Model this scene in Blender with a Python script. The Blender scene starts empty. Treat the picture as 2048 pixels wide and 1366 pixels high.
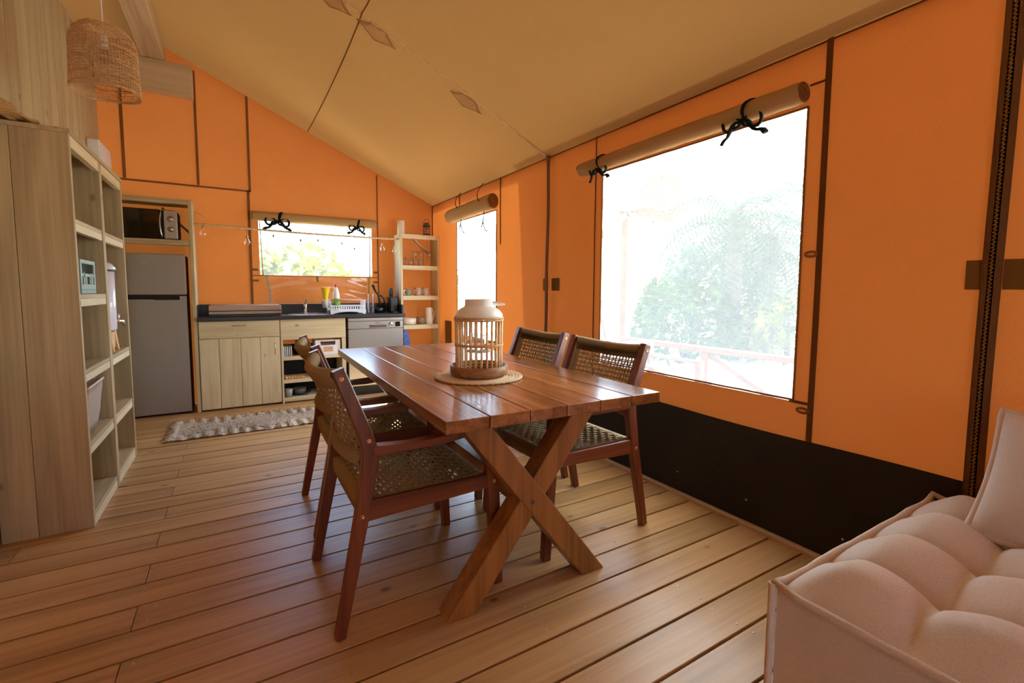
import bpy, bmesh, math, random
from mathutils import Vector, Matrix, noise

random.seed(7)
S = bpy.context.scene
COL = S.collection
pi = math.pi

# ------------------------------------------------------------------ camera
YAW, PITCH, ROLL = math.radians(30.83), math.radians(4.5), math.radians(0.29)
fw = Vector((math.sin(YAW) * math.cos(PITCH), math.cos(YAW) * math.cos(PITCH), -math.sin(PITCH)))
rt = Vector((math.cos(YAW), -math.sin(YAW), 0))
up = rt.cross(fw)
rt, up = math.cos(ROLL) * rt + math.sin(ROLL) * up, -math.sin(ROLL) * rt + math.cos(ROLL) * up
cd = bpy.data.cameras.new('camera')
cam = bpy.data.objects.new('camera', cd)
COL.objects.link(cam)
M = Matrix((rt, up, -fw)).transposed().to_4x4()
M.translation = (0, 0, 1.16)
cam.matrix_world = M
cd.sensor_width = 36
cd.lens = 929.6 / 2048 * 36
cd.shift_y = -28.2 / 2048
cd.clip_start = 0.05
S.camera = cam

# ------------------------------------------------------------------ world, sun, exposure
W = bpy.data.worlds.new('world')
S.world = W
W.use_nodes = True
nt = W.node_tree
bg = nt.nodes['Background']
sky = nt.nodes.new('ShaderNodeTexSky')
sky.sky_type = 'NISHITA'
sky.sun_disc = False
sky.sun_elevation = math.radians(58)
sky.sun_rotation = math.radians(80)
sky.dust_density = 3.0
sky.air_density = 1.0
tint = nt.nodes.new('ShaderNodeMix')
tint.data_type = 'RGBA'
tint.blend_type = 'MULTIPLY'
tint.inputs[0].default_value = 1.0
tint.inputs[7].default_value = (0.86, 1.04, 1.10, 1)
nt.links.new(sky.outputs[0], tint.inputs[6])
nt.links.new(tint.outputs[2], bg.inputs[0])
bg.inputs[1].default_value = 0.55
sl = bpy.data.lights.new('sun', 'SUN')
sl.energy = 9.0
sl.angle = math.radians(1.5)
sl.color = (0.90, 1.04, 1.0)
so = bpy.data.objects.new('sun', sl)
COL.objects.link(so)
sd = Vector((math.cos(math.radians(58)) * math.cos(math.radians(8)), math.cos(math.radians(58)) * math.sin(math.radians(8)), math.sin(math.radians(58))))
so.rotation_euler = sd.to_track_quat('Z', 'Y').to_euler()
so.location = sd * 20
vs = S.view_settings
vs.view_transform = 'Standard'
vs.look = 'None'
vs.gamma = 1
vs.use_curve_mapping = False
vs.exposure = 2.1
try:
    S.cycles.use_denoising = True
    S.cycles.max_bounces = 10
    S.cycles.diffuse_bounces = 6
    S.cycles.glossy_bounces = 4
    S.cycles.transmission_bounces = 8
    S.cycles.transparent_max_bounces = 16
    S.cycles.caustics_reflective = False
    S.cycles.caustics_refractive = False
    S.cycles.sample_clamp_indirect = 6
except Exception:
    pass

# ------------------------------------------------------------------ materials
MATS = {}


def newmat(name):
    m = bpy.data.materials.new(name)
    m.use_nodes = True
    m.node_tree.nodes.clear()
    o = m.node_tree.nodes.new('ShaderNodeOutputMaterial')
    MATS[name] = m
    return m, m.node_tree, o


def nd(t, typ, **kw):
    n = t.nodes.new(typ)
    for k, v in kw.items():
        if isinstance(k, str) and hasattr(n, k) and k not in ('inputs',):
            setattr(n, k, v)
    return n


def setin(n, **kw):
    for k, v in kw.items():
        n.inputs[k.replace('_', ' ')].default_value = v


def rgb(r, g, b):
    f = lambda c: ((c / 255 + 0.055) / 1.055) ** 2.4 if c > 10 else c / 255 / 12.92
    return (f(r), f(g), f(b), 1)


def coords(t, scale, rand=True):
    tc = nd(t, 'ShaderNodeTexCoord')
    src = tc.outputs['Object']
    if rand:
        oi = nd(t, 'ShaderNodeObjectInfo')
        vm = nd(t, 'ShaderNodeVectorMath', operation='MULTIPLY_ADD')
        cb = nd(t, 'ShaderNodeCombineXYZ')
        for i in range(3):
            t.links.new(oi.outputs['Random'], cb.inputs[i])
        t.links.new(cb.outputs[0], vm.inputs[0])
        vm.inputs[1].default_value = (37.1, 91.7, 53.3)
        t.links.new(src, vm.inputs[2])
        src = vm.outputs[0]
    mp = nd(t, 'ShaderNodeMapping')
    mp.inputs['Scale'].default_value = scale
    t.links.new(src, mp.inputs[0])
    return mp.outputs[0]


def ramp(t, fac, stops):
    r = nd(t, 'ShaderNodeValToRGB')
    e = r.color_ramp.elements
    while len(e) < len(stops):
        e.new(0.5)
    for i, (p, c) in enumerate(stops):
        e[i].position = p
        e[i].color = c
    t.links.new(fac, r.inputs[0])
    return r.outputs[0]


def math_(t, op, a, b=None, c=None):
    n = nd(t, 'ShaderNodeMath', operation=op)
    for i, v in enumerate((a, b, c)):
        if v is None:
            continue
        if isinstance(v, (int, float)):
            n.inputs[i].default_value = v
        else:
            t.links.new(v, n.inputs[i])
    return n.outputs[0]


def mixc(t, fac, a, b, mode='MIX'):
    n = nd(t, 'ShaderNodeMix', data_type='RGBA', blend_type=mode)
    for s, v in ((n.inputs[0], fac), (n.inputs[6], a), (n.inputs[7], b)):
        if isinstance(v, (int, float)):
            s.default_value = v
        elif isinstance(v, tuple):
            s.default_value = v
        else:
            t.links.new(v, s)
    return n.outputs[2]


def wood(name, dark, mid, light, axis=0, rough=0.5, cross=9.0, along=0.7, knots=0.0, var=0.18, coat=0.0, bump=0.15, spec=0.5):
    m, t, o = newmat(name)
    p = nd(t, 'ShaderNodeBsdfPrincipled')
    sc = [cross] * 3
    sc[axis] = along
    v = coords(t, tuple(sc))
    n1 = nd(t, 'ShaderNodeTexNoise')
    setin(n1, Scale=1.0, Detail=2.0, Roughness=0.5, Distortion=0.35)
    t.links.new(v, n1.inputs['Vector'])
    sc2 = [cross * 9] * 3
    sc2[axis] = along * 3
    n2 = nd(t, 'ShaderNodeTexNoise')
    setin(n2, Scale=1.0, Detail=2.0)
    t.links.new(coords(t, tuple(sc2)), n2.inputs['Vector'])
    rings = math_(t, 'PINGPONG', math_(t, 'MULTIPLY', n1.outputs[0], 5.0), 1.0)
    f = math_(t, 'ADD', math_(t, 'MULTIPLY', rings, 0.35), math_(t, 'MULTIPLY', n2.outputs[0], 0.65))
    c = ramp(t, f, [(0.15, dark), (0.5, mid), (0.85, light)])
    if knots > 0:
        sc3 = [5.5] * 3
        sc3[axis] = 3.4
        vo = nd(t, 'ShaderNodeTexVoronoi')
        setin(vo, Scale=1.0, Randomness=1.0)
        t.links.new(coords(t, tuple(sc3)), vo.inputs['Vector'])
        k = ramp(t, vo.outputs['Distance'], [(0.04, (1, 1, 1, 1)), (0.095, (0, 0, 0, 1))])
        dk = tuple(x * 0.38 for x in dark[:3]) + (1,)
        c = mixc(t, math_(t, 'MULTIPLY', k, knots), c, dk)
    oi = nd(t, 'ShaderNodeObjectInfo')
    br = math_(t, 'MULTIPLY_ADD', oi.outputs['Random'], 2 * var, 1 - var)
    cb = nd(t, 'ShaderNodeCombineXYZ')
    for i in range(3):
        t.links.new(br, cb.inputs[i])
    c = mixc(t, 1.0, c, cb.outputs[0], 'MULTIPLY')
    t.links.new(c, p.inputs['Base Color'])
    setin(p, Roughness=rough)
    p.inputs['Coat Weight'].default_value = coat
    p.inputs['Coat Roughness'].default_value = 0.18
    p.inputs['Specular IOR Level'].default_value = spec
    b = nd(t, 'ShaderNodeBump')
    setin(b, Strength=bump, Distance=0.004)
    t.links.new(n2.outputs[0], b.inputs['Height'])
    t.links.new(b.outputs[0], p.inputs['Normal'])
    t.links.new(p.outputs[0], o.inputs[0])
    return m


def plain(name, col, rough=0.5, metal=0.0, spec=0.5, var=0.06, nscale=30.0, bump=0.0, coat=0.0, stretch=None):
    m, t, o = newmat(name)
    p = nd(t, 'ShaderNodeBsdfPrincipled')
    n = nd(t, 'ShaderNodeTexNoise')
    setin(n, Scale=1.0, Detail=3.0)
    sc = stretch or (nscale,) * 3
    t.links.new(coords(t, sc), n.inputs['Vector'])
    d = tuple(max(0, x * (1 - var)) for x in col[:3]) + (1,)
    l = tuple(min(1, x * (1 + var)) for x in col[:3]) + (1,)
    t.links.new(ramp(t, n.outputs[0], [(0.3, d), (0.7, l)]), p.inputs['Base Color'])
    setin(p, Roughness=rough, Metallic=metal)
    p.inputs['Specular IOR Level'].default_value = spec
    p.inputs['Coat Weight'].default_value = coat
    if bump:
        b = nd(t, 'ShaderNodeBump')
        setin(b, Strength=bump, Distance=0.003)
        t.links.new(n.outputs[0], b.inputs['Height'])
        t.links.new(b.outputs[0], p.inputs['Normal'])
    t.links.new(p.outputs[0], o.inputs[0])
    return m


def cloth(name, col, trans_col=None, trans=0.0, weave=420.0, var=0.12, rough=0.9, bump=0.25, fold=0.0):
    """woven cloth; 'trans' is the share of light the thin sheet lets through"""
    m, t, o = newmat(name)
    n = nd(t, 'ShaderNodeTexNoise')
    setin(n, Scale=1.0, Detail=2.0)
    t.links.new(coords(t, (weave * 0.35, weave, weave), False), n.inputs['Vector'])
    n3 = nd(t, 'ShaderNodeTexNoise')
    setin(n3, Scale=1.0, Detail=3.0)
    t.links.new(coords(t, (2.5,) * 3, False), n3.inputs['Vector'])
    f = math_(t, 'ADD', math_(t, 'MULTIPLY', n.outputs[0], 0.7), math_(t, 'MULTIPLY', n3.outputs[0], 0.3))
    d = tuple(max(0, x * (1 - var)) for x in col[:3]) + (1,)
    l = tuple(min(1, x * (1 + var)) for x in col[:3]) + (1,)
    c = ramp(t, f, [(0.35, d), (0.65, l)])
    p = nd(t, 'ShaderNodeBsdfPrincipled')
    t.links.new(c, p.inputs['Base Color'])
    setin(p, Roughness=rough)
    p.inputs['Specular IOR Level'].default_value = 0.15
    b = nd(t, 'ShaderNodeBump')
    setin(b, Strength=bump, Distance=0.002)
    h = n.outputs[0]
    if fold:
        n4 = nd(t, 'ShaderNodeTexNoise')
        setin(n4, Scale=1.0, Detail=2.0)
        t.links.new(coords(t, (1.2, 3.0, 9.0), False), n4.inputs['Vector'])
        h = math_(t, 'MULTIPLY_ADD', n4.outputs[0], fold, n.outputs[0])
    t.links.new(h, b.inputs['Height'])
    t.links.new(b.outputs[0], p.inputs['Normal'])
    out = p.outputs[0]
    if trans:
        tr = nd(t, 'ShaderNodeBsdfTranslucent')
        if trans_col:
            tr.inputs[0].default_value = trans_col
        else:
            t.links.new(c, tr.inputs[0])
        mx = nd(t, 'ShaderNodeMixShader')
        mx.inputs[0].default_value = trans
        t.links.new(out, mx.inputs[1])
        t.links.new(tr.outputs[0], mx.inputs[2])
        out = mx.outputs[0]
    t.links.new(out, o.inputs[0])
    return m


def film(name, haze, col, gloss=0.06, rough=0.05):
    """clear plastic sheet with a milky share that scatters the daylight"""
    m, t, o = newmat(name)
    tr = nd(t, 'ShaderNodeBsdfTransparent')
    tl = nd(t, 'ShaderNodeBsdfTranslucent')
    tl.inputs[0].default_value = col
    n = nd(t, 'ShaderNodeTexNoise')
    setin(n, Scale=1.0, Detail=2.0)
    t.links.new(coords(t, (1.5, 1.5, 3.0), False), n.inputs['Vector'])
    mx = nd(t, 'ShaderNodeMixShader')
    t.links.new(math_(t, 'MULTIPLY_ADD', n.outputs[0], haze * 0.2, haze * 0.9), mx.inputs[0])
    t.links.new(tr.outputs[0], mx.inputs[1])
    t.links.new(tl.outputs[0], mx.inputs[2])
    g = nd(t, 'ShaderNodeBsdfGlossy')
    g.inputs['Roughness'].default_value = rough
    m2 = nd(t, 'ShaderNodeMixShader')
    m2.inputs[0].default_value = gloss
    t.links.new(mx.outputs[0], m2.inputs[1])
    t.links.new(g.outputs[0], m2.inputs[2])
    t.links.new(m2.outputs[0], o.inputs[0])
    return m


def glass(name, tint=(1, 1, 1, 1)):
    m, t, o = newmat(name)
    tr = nd(t, 'ShaderNodeBsdfTransparent')
    tr.inputs[0].default_value = tint
    g = nd(t, 'ShaderNodeBsdfGlossy')
    g.inputs['Roughness'].default_value = 0.03
    fr = nd(t, 'ShaderNodeLayerWeight')
    fr.inputs[0].default_value = 0.35
    mx = nd(t, 'ShaderNodeMixShader')
    t.links.new(math_(t, 'MULTIPLY_ADD', fr.outputs['Facing'], 0.55, 0.05), mx.inputs[0])
    t.links.new(tr.outputs[0], mx.inputs[1])
    t.links.new(g.outputs[0], mx.inputs[2])
    t.links.new(mx.outputs[0], o.inputs[0])
    return m


def leafmat(name, c1, c2):
    m, t, o = newmat(name)
    n = nd(t, 'ShaderNodeTexNoise')
    setin(n, Scale=2.5, Detail=3.0)
    tc = nd(t, 'ShaderNodeTexCoord')
    t.links.new(tc.outputs['Object'], n.inputs['Vector'])
    c = ramp(t, n.outputs[0], [(0.35, c1), (0.65, c2)])
    d = nd(t, 'ShaderNodeBsdfDiffuse')
    tl = nd(t, 'ShaderNodeBsdfTranslucent')
    t.links.new(c, d.inputs[0])
    t.links.new(c, tl.inputs[0])
    mx = nd(t, 'ShaderNodeMixShader')
    mx.inputs[0].default_value = 0.4
    t.links.new(d.outputs[0], mx.inputs[1])
    t.links.new(tl.outputs[0], mx.inputs[2])
    t.links.new(mx.outputs[0], o.inputs[0])
    return m


PINE = dict(dark=rgb(146, 114, 72), mid=rgb(182, 142, 94), light=rgb(198, 160, 112))
wood('floor_pine', axis=0, rough=0.36, cross=8, along=0.55, knots=0.85, var=0.09, bump=0.1, **PINE)
STAIN = dict(dark=rgb(150, 132, 98), mid=rgb(178, 158, 120), light=rgb(196, 178, 140))
for i, a in enumerate('xyz'):
    wood('stain_' + a, axis=i, rough=0.62, cross=8, along=0.7, knots=0.6, var=0.07, **STAIN)
PALE = dict(dark=rgb(188, 170, 134), mid=rgb(212, 196, 160), light=rgb(226, 212, 180))
for i, a in enumerate('xyz'):
    wood('pale_' + a, axis=i, rough=0.6, cross=6, along=0.8, knots=0.75, var=0.05, **PALE)
WALLW = dict(dark=rgb(158, 140, 104), mid=rgb(182, 164, 126), light=rgb(198, 182, 144))
wood('wall_wood', axis=2, rough=0.6, cross=7, along=0.6, knots=0.55, var=0.08, **WALLW)
for i, a in enumerate('xyz'):
    wood('beam_' + a, axis=i, rough=0.6, cross=6, along=0.6, knots=0.5, var=0.05, dark=rgb(176, 154, 122), mid=rgb(202, 180, 146), light=rgb(216, 198, 168))
TEAK = dict(dark=rgb(98, 58, 28), mid=rgb(150, 96, 52), light=rgb(180, 124, 74))
wood('table_y', axis=1, rough=0.24, cross=10, along=0.5, var=0.16, coat=0.25, bump=0.05, **TEAK)
for i, a in enumerate('xz'):
    wood('table_' + a, axis=(0, 2)[i], rough=0.4, cross=10, along=0.6, var=0.08, coat=0.1, bump=0.06, dark=rgb(108, 66, 28), mid=rgb(152, 98, 46), light=rgb(174, 118, 62))
CH = dict(dark=rgb(74, 30, 14), mid=rgb(112, 52, 25), light=rgb(136, 70, 36))
for i, a in enumerate('xyz'):
    wood('chair_' + a, axis=i, rough=0.38, cross=12, along=0.9, var=0.06, coat=0.15, bump=0.05, **CH)
plain('rope', rgb(154, 134, 100), rough=0.75, var=0.18, nscale=260, bump=0.4)
wood('light_wood', axis=0, rough=0.5, dark=rgb(200, 150, 92), mid=rgb(226, 182, 124), light=rgb(240, 204, 150))
wood('brown_tray', axis=0, rough=0.5, cross=14, along=2, dark=rgb(100, 66, 40), mid=rgb(142, 98, 62), light=rgb(172, 128, 88))
wood('outdoor_wood', axis=1, rough=0.7, dark=rgb(92, 54, 30), mid=rgb(120, 74, 44), light=rgb(140, 92, 60))
cloth('canvas_orange', rgb(206, 128, 72), rgb(240, 134, 56), trans=0.04, weave=330, var=0.1, fold=4.0)
cloth('canvas_tan', rgb(182, 140, 86), rgb(206, 150, 84), trans=0.012, weave=500, var=0.05, fold=2.0)
cloth('canvas_skirt', rgb(48, 44, 38), weave=300, var=0.25, fold=6.0)
cloth('canvas_cream', rgb(228, 220, 204), rgb(238, 232, 218), trans=0.32, weave=300, var=0.05)
cloth('canvas_roll', rgb(186, 152, 106), rgb(210, 170, 110), trans=0.2, weave=400, var=0.06)
cloth('seam_brown', rgb(132, 88, 52), weave=500, var=0.15)
cloth('seam_pale', rgb(238, 210, 166), weave=300, var=0.2)
cloth('zip_brown', rgb(146, 106, 72), weave=500, var=0.12)
cloth('strap_olive', rgb(150, 112, 62), weave=500, var=0.12)
cloth('tie_black', rgb(22, 26, 26), weave=500, var=0.2)
cloth('sofa_linen', rgb(206, 190, 174), weave=520, var=0.13, bump=0.35)
cloth('rug_wool', rgb(190, 180, 168), weave=110, var=0.55, bump=0.4)
cloth('rug_base', rgb(230, 222, 210), weave=260, var=0.12)
cloth('bin_canvas', rgb(228, 212, 194), weave=400, var=0.05)
film('pvc_clear', 0.15, (0.95, 0.97, 1.0, 1))
film('pvc_back', 0.07, (1.0, 0.97, 0.85, 1))
film('pvc_sheet', 0.03, (1, 1, 1, 1), gloss=0.07, rough=0.08)
glass('glass')
glass('glass_smoke', (0.85, 0.8, 0.75, 1))
plain('steel', rgb(176, 170, 164), rough=0.32, metal=0.85, var=0.04, stretch=(2, 2, 260))
plain('fridge_steel', rgb(150, 141, 134), rough=0.42, metal=0.45, var=0.03, stretch=(300, 300, 2))
plain('chrome', rgb(220, 220, 220), rough=0.1, metal=1.0, var=0.02)
plain('brass', rgb(190, 168, 110), rough=0.25, metal=1.0, var=0.05)
plain('copper_screw', rgb(214, 150, 110), rough=0.3, metal=1.0, var=0.05)
plain('screw', rgb(190, 186, 178), rough=0.35, metal=1.0, var=0.05)
plain('stove_lid', rgb(158, 132, 116), rough=0.35, metal=0.5, var=0.04)
plain('black_plastic', rgb(22, 21, 21), rough=0.35, var=0.2)
plain('black_matte', rgb(18, 17, 16), rough=0.7, var=0.2)
plain('black_glass', rgb(10, 9, 9), rough=0.08, var=0.1, coat=0.5)
plain('counter_black', rgb(40, 39, 42), rough=0.38, var=0.25, nscale=220)
plain('white_plastic', rgb(232, 232, 236), rough=0.35, var=0.02)
plain('white_enamel', rgb(226, 226, 240), rough=0.22, var=0.02, coat=0.3)
plain('cream_metal', rgb(240, 240, 234), rough=0.5, var=0.03)
plain('white_ceramic', rgb(232, 222, 208), rough=0.3, var=0.03, coat=0.3)
plain('brown_ceramic', rgb(150, 116, 88), rough=0.4, var=0.12)
plain('mug_green', rgb(136, 132, 112), rough=0.35, var=0.08)
plain('mug_pink', rgb(196, 168, 148), rough=0.3, var=0.25, nscale=60)
plain('grey_plastic', rgb(112, 118, 118), rough=0.5, var=0.04)
plain('grey_light', rgb(150, 158, 156), rough=0.5, var=0.04)
plain('dark_grey', rgb(66, 70, 74), rough=0.5, var=0.05)
plain('crate_green', rgb(142, 164, 158), rough=0.5, var=0.05)
plain('peach', rgb(206, 160, 130), rough=0.7, var=0.05)
plain('yellow', rgb(236, 206, 20), rough=0.45, var=0.05)
plain('red', rgb(196, 40, 36), rough=0.4, var=0.05)
plain('green_label', rgb(120, 168, 76), rough=0.5, var=0.4, nscale=70)
plain('blue_pack', rgb(84, 104, 176), rough=0.3, var=0.5, nscale=40)
plain('blue_enamel', rgb(74, 86, 100), rough=0.4, var=0.15, metal=0.3)
plain('terrazzo', rgb(220, 212, 196), rough=0.5, var=0.3, nscale=90)
plain('rattan', rgb(206, 164, 112), rough=0.65, var=0.22, nscale=60)
plain('rattan_light', rgb(238, 204, 154), rough=0.55, var=0.15, nscale=60)
plain('rattan_dark', rgb(120, 70, 36), rough=0.65, var=0.2, nscale=60)
plain('straw', rgb(176, 136, 82), rough=0.8, var=0.25, nscale=120, bump=0.5)
plain('jute', rgb(228, 202, 166), rough=0.85, var=0.2, nscale=160, bump=0.6)
plain('twine', rgb(190, 160, 120), rough=0.8, var=0.2, nscale=100)
plain('bamboo', rgb(222, 196, 158), rough=0.55, var=0.12, nscale=20)
plain('cord_white', rgb(232, 222, 206), rough=0.5, var=0.03)
plain('cord_brown', rgb(120, 76, 48), rough=0.6, var=0.1)
plain('candle_white', rgb(238, 228, 206), rough=0.5, var=0.02)
plain('sub_floor', rgb(46, 34, 22), rough=0.9, var=0.2)
plain('ground', rgb(190, 182, 164), rough=0.95, var=0.25, nscale=1.2)
plain('bark', rgb(70, 52, 42), rough=0.9, var=0.3, nscale=14, bump=0.6)
leafmat('leaf_green', rgb(26, 52, 18), rgb(60, 84, 34))
leafmat('leaf_olive', rgb(70, 78, 20), rgb(120, 116, 44))
leafmat('leaf_blue', rgb(26, 44, 38), rgb(56, 76, 60))

# ------------------------------------------------------------------ geometry helpers
WL = {}


def box(bm, x0, x1, y0, y1, z0, z1, bev=0.0, seg=1):
    v = [bm.verts.new(p) for p in ((x0, y0, z0), (x1, y0, z0), (x1, y1, z0), (x0, y1, z0), (x0, y0, z1), (x1, y0, z1), (x1, y1, z1), (x0, y1, z1))]
    fs = [bm.faces.new([v[i] for i in q]) for q in ((0, 3, 2, 1), (4, 5, 6, 7), (0, 1, 5, 4), (1, 2, 6, 5), (2, 3, 7, 6), (3, 0, 4, 7))]
    if bev:
        es = list({e for f in fs for e in f.edges})
        bmesh.ops.bevel(bm, geom=es, offset=bev, segments=seg, affect='EDGES', profile=0.5)
    return v


def obox(bm, c, ax, ay, az, hx, hy, hz, bev=0.0):
    """oriented box: centre c, unit axes ax ay az, half sizes"""
    c, ax, ay, az = Vector(c), Vector(ax), Vector(ay), Vector(az)
    tmp = bmesh.new()
    box(tmp, -hx, hx, -hy, hy, -hz, hz, bev)
    mp = {}
    for v in tmp.verts:
        mp[v] = bm.verts.new(c + ax * v.co.x + ay * v.co.y + az * v.co.z)
    for f in tmp.faces:
        bm.faces.new([mp[v] for v in f.verts])
    tmp.free()


def beam(bm, a, b, w, h, upv=(0, 0, 1), bev=0.0):
    a, b = Vector(a), Vector(b)
    d = (b - a)
    L = d.length
    d.normalize()
    s = d.cross(Vector(upv)).normalized()
    u = s.cross(d).normalized()
    obox(bm, (a + b) / 2, d, s, u, L / 2, w / 2, h / 2, bev)


def tube(bm, pts, r, n=6, closed=False, cap=True, flat=1.0, upv=None):
    pts = [Vector(p) for p in pts]
    m = len(pts)
    rr = r if isinstance(r, (list, tuple)) else [r] * m
    rings = []
    prev = None
    for i, p in enumerate(pts):
        if closed:
            d = pts[(i + 1) % m] - pts[i - 1]
        else:
            d = pts[min(i + 1, m - 1)] - pts[max(i - 1, 0)]
        if d.length < 1e-9:
            d = Vector((0, 0, 1))
        d.normalize()
        ref = Vector(upv) if upv else (prev if prev is not None else (Vector((0, 0, 1)) if abs(d.z) < 0.9 else Vector((1, 0, 0))))
        s = d.cross(ref)
        if s.length < 1e-6:
            s = d.cross(Vector((1, 0.3, 0.2)))
        s.normalize()
        u = s.cross(d).normalized()
        prev = u
        rings.append([bm.verts.new(p + s * math.cos(2 * pi * k / n) * rr[i] + u * math.sin(2 * pi * k / n) * rr[i] * flat) for k in range(n)])
    rng = range(m) if closed else range(m - 1)
    for i in rng:
        a, b = rings[i], rings[(i + 1) % m]
        for k in range(n):
            f = bm.faces.new((a[k], a[(k + 1) % n], b[(k + 1) % n], b[k]))
            f.smooth = True
    if cap and not closed:
        bm.faces.new(rings[0][::-1])
        bm.faces.new(rings[-1])


def lathe(bm, prof, c=(0, 0, 0), n=24, smooth=True, capb=False, capt=False, ax=None):
    """profile of (radius, z); ax turns the axis"""
    R = Matrix.Identity(3) if ax is None else Vector((0, 0, 1)).rotation_difference(Vector(ax)).to_matrix()
    c = Vector(c)
    rings = []
    for r, z in prof:
        if r < 1e-5:
            rings.append([bm.verts.new(c + R @ Vector((0, 0, z)))])
        else:
            rings.append([bm.verts.new(c + R @ Vector((r * math.cos(2 * pi * k / n), r * math.sin(2 * pi * k / n), z))) for k in range(n)])
    for a, b in zip(rings[:-1], rings[1:]):
        for k in range(n):
            k2 = (k + 1) % n
            if len(a) == 1 and len(b) == 1:
                continue
            if len(a) == 1:
                f = bm.faces.new((a[0], b[k2], b[k]))
            elif len(b) == 1:
                f = bm.faces.new((a[k], a[k2], b[0]))
            else:
                f = bm.faces.new((a[k], a[k2], b[k2], b[k]))
            f.smooth = smooth
    if capb and len(rings[0]) > 1:
        bm.faces.new(rings[0][::-1])
    if capt and len(rings[-1]) > 1:
        bm.faces.new(rings[-1])


def prism(bm, poly, lo, hi, plane='xz', bev=0.0):
    """polygon in a plane, extruded along the remaining axis"""
    def P(a, b, t):
        return {'xz': (a, t, b), 'yz': (t, a, b), 'xy': (a, b, t)}[plane]
    A = [bm.verts.new(P(a, b, lo)) for a, b in poly]
    B = [bm.verts.new(P(a, b, hi)) for a, b in poly]
    n = len(poly)
    fs = [bm.faces.new(A), bm.faces.new(B[::-1])]
    for i in range(n):
        fs.append(bm.faces.new((A[i], B[i], B[(i + 1) % n], A[(i + 1) % n])))
    bmesh.ops.recalc_face_normals(bm, faces=fs)
    if bev:
        bmesh.ops.bevel(bm, geom=list({e for f in fs for e in f.edges}), offset=bev, segments=1, affect='EDGES')


def strip(pts, w):
    """2D polyline with width -> polygon"""
    n = len(pts)
    L, R = [], []
    for i in range(n):
        a = Vector(pts[max(i - 1, 0)])
        b = Vector(pts[min(i + 1, n - 1)])
        d = (b - a).normalized()
        nrm = Vector((-d.y, d.x))
        ww = w[i] if isinstance(w, (list, tuple)) else w
        L.append(Vector(pts[i]) + nrm * ww / 2)
        R.append(Vector(pts[i]) - nrm * ww / 2)
    return [tuple(p) for p in L + R[::-1]]


def thing(name, label, cat, loc=(0, 0, 0), group=None):
    o = bpy.data.objects.new(name, None)
    COL.objects.link(o)
    o.empty_display_size = 0.05
    o.location = loc
    o['label'] = label
    o['category'] = cat
    if group:
        o['group'] = group
    WL[o.name] = Vector(loc)
    return o


def obj(name, bm, mat, parent=None, label=None, cat=None, group=None, kind=None, mats=None):
    """link bm (built in world coordinates) as one mesh object"""
    if parent is not None:
        off = WL[parent.name]
    else:
        xs = [v.co for v in bm.verts]
        off = Vector(((min(p.x for p in xs) + max(p.x for p in xs)) / 2, (min(p.y for p in xs) + max(p.y for p in xs)) / 2, min(p.z for p in xs)))
    for v in bm.verts:
        v.co -= off
    me = bpy.data.meshes.new(name)
    bm.to_mesh(me)
    bm.free()
    for mm in (mats or [mat]):
        me.materials.append(MATS[mm])
    o = bpy.data.objects.new(name, me)
    COL.objects.link(o)
    if parent is not None:
        o.parent = parent
    else:
        o.location = off
    WL[o.name] = off.copy()
    for k, v in (('label', label), ('category', cat), ('group', group), ('kind', kind)):
        if v:
            o[k] = v
    return o


def part(name, parent, mat, fn, *a, label=None, kind=None, **k):
    bm = bmesh.new()
    fn(bm, *a, **k)
    return obj(name, bm, mat, parent, label=label, kind=kind)


def pbox(name, parent, mat, *dims, bev=0.003, label=None):
    bm = bmesh.new()
    box(bm, *dims, bev)
    return obj(name, bm, mat, parent, label=label)


def dup(root, loc, rz=None, **props):
    r = root.copy()
    COL.objects.link(r)
    r.location = loc
    if rz is not None:
        r.rotation_euler = (0, 0, rz)
    for k, v in props.items():
        r[k] = v
    for ch in list(root.children):
        c = ch.copy()
        COL.objects.link(c)
        c.parent = r
        for g in list(ch.children):
            d = g.copy()
            COL.objects.link(d)
            d.parent = c
    return r


def nz(x, y, z=0.0):
    return noise.noise(Vector((x, y, z)))


XR, YB, XP = 2.19, 5.64, -1.0           # right canvas wall, back canvas wall, plank partition
EAVE, SLOPE = 2.222, 0.455
RIDGE_X = -0.54


def roof_z(x):
    return EAVE + SLOPE * (XR - x) if x > RIDGE_X else EAVE + SLOPE * (XR - RIDGE_X) - SLOPE * (RIDGE_X - x)


XL, YF = -3.25, -2.4

# ------------------------------------------------------------------ floor of single boards
bm = bmesh.new()
box(bm, XL, XR, YF, YB, -0.12, -0.03)
floor = obj('floor', bm, 'sub_floor', label='honey coloured pine board floor of the tent', cat='floor', kind='structure')
PITCH_B = 0.1503
k0 = int((YF - 1.497) / PITCH_B)
plank_mesh = {}
for k in range(k0, 28):
    y0 = 1.497 + PITCH_B * k
    y1 = min(y0 + PITCH_B - 0.0095, YB)
    if y0 < YF or y1 - y0 < 0.03:
        continue
    cuts = [XL, -0.344, 2.138] if k % 2 else [XL, -0.862, 2.138]
    for a, b in zip(cuts[:-1], cuts[1:]):
        key = (round(b - a, 3), round(y1 - y0, 4))
        dz = random.uniform(-0.0012, 0.0012)
        if key not in plank_mesh:
            bm = bmesh.new()
            box(bm, -(b - a) / 2 + 0.0015, (b - a) / 2 - 0.0015, -(y1 - y0) / 2, (y1 - y0) / 2, -0.028, 0.0, 0.0016, 1)
            me = bpy.data.meshes.new('plank')
            bm.to_mesh(me)
            bm.free()
            me.materials.append(MATS['floor_pine'])
            plank_mesh[key] = me
        o = bpy.data.objects.new('plank', plank_mesh[key])
        COL.objects.link(o)
        o.parent = floor
        o.location = Vector(((a + b) / 2, (y0 + y1) / 2, dz)) - WL[floor.name]
bm = bmesh.new()
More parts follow.
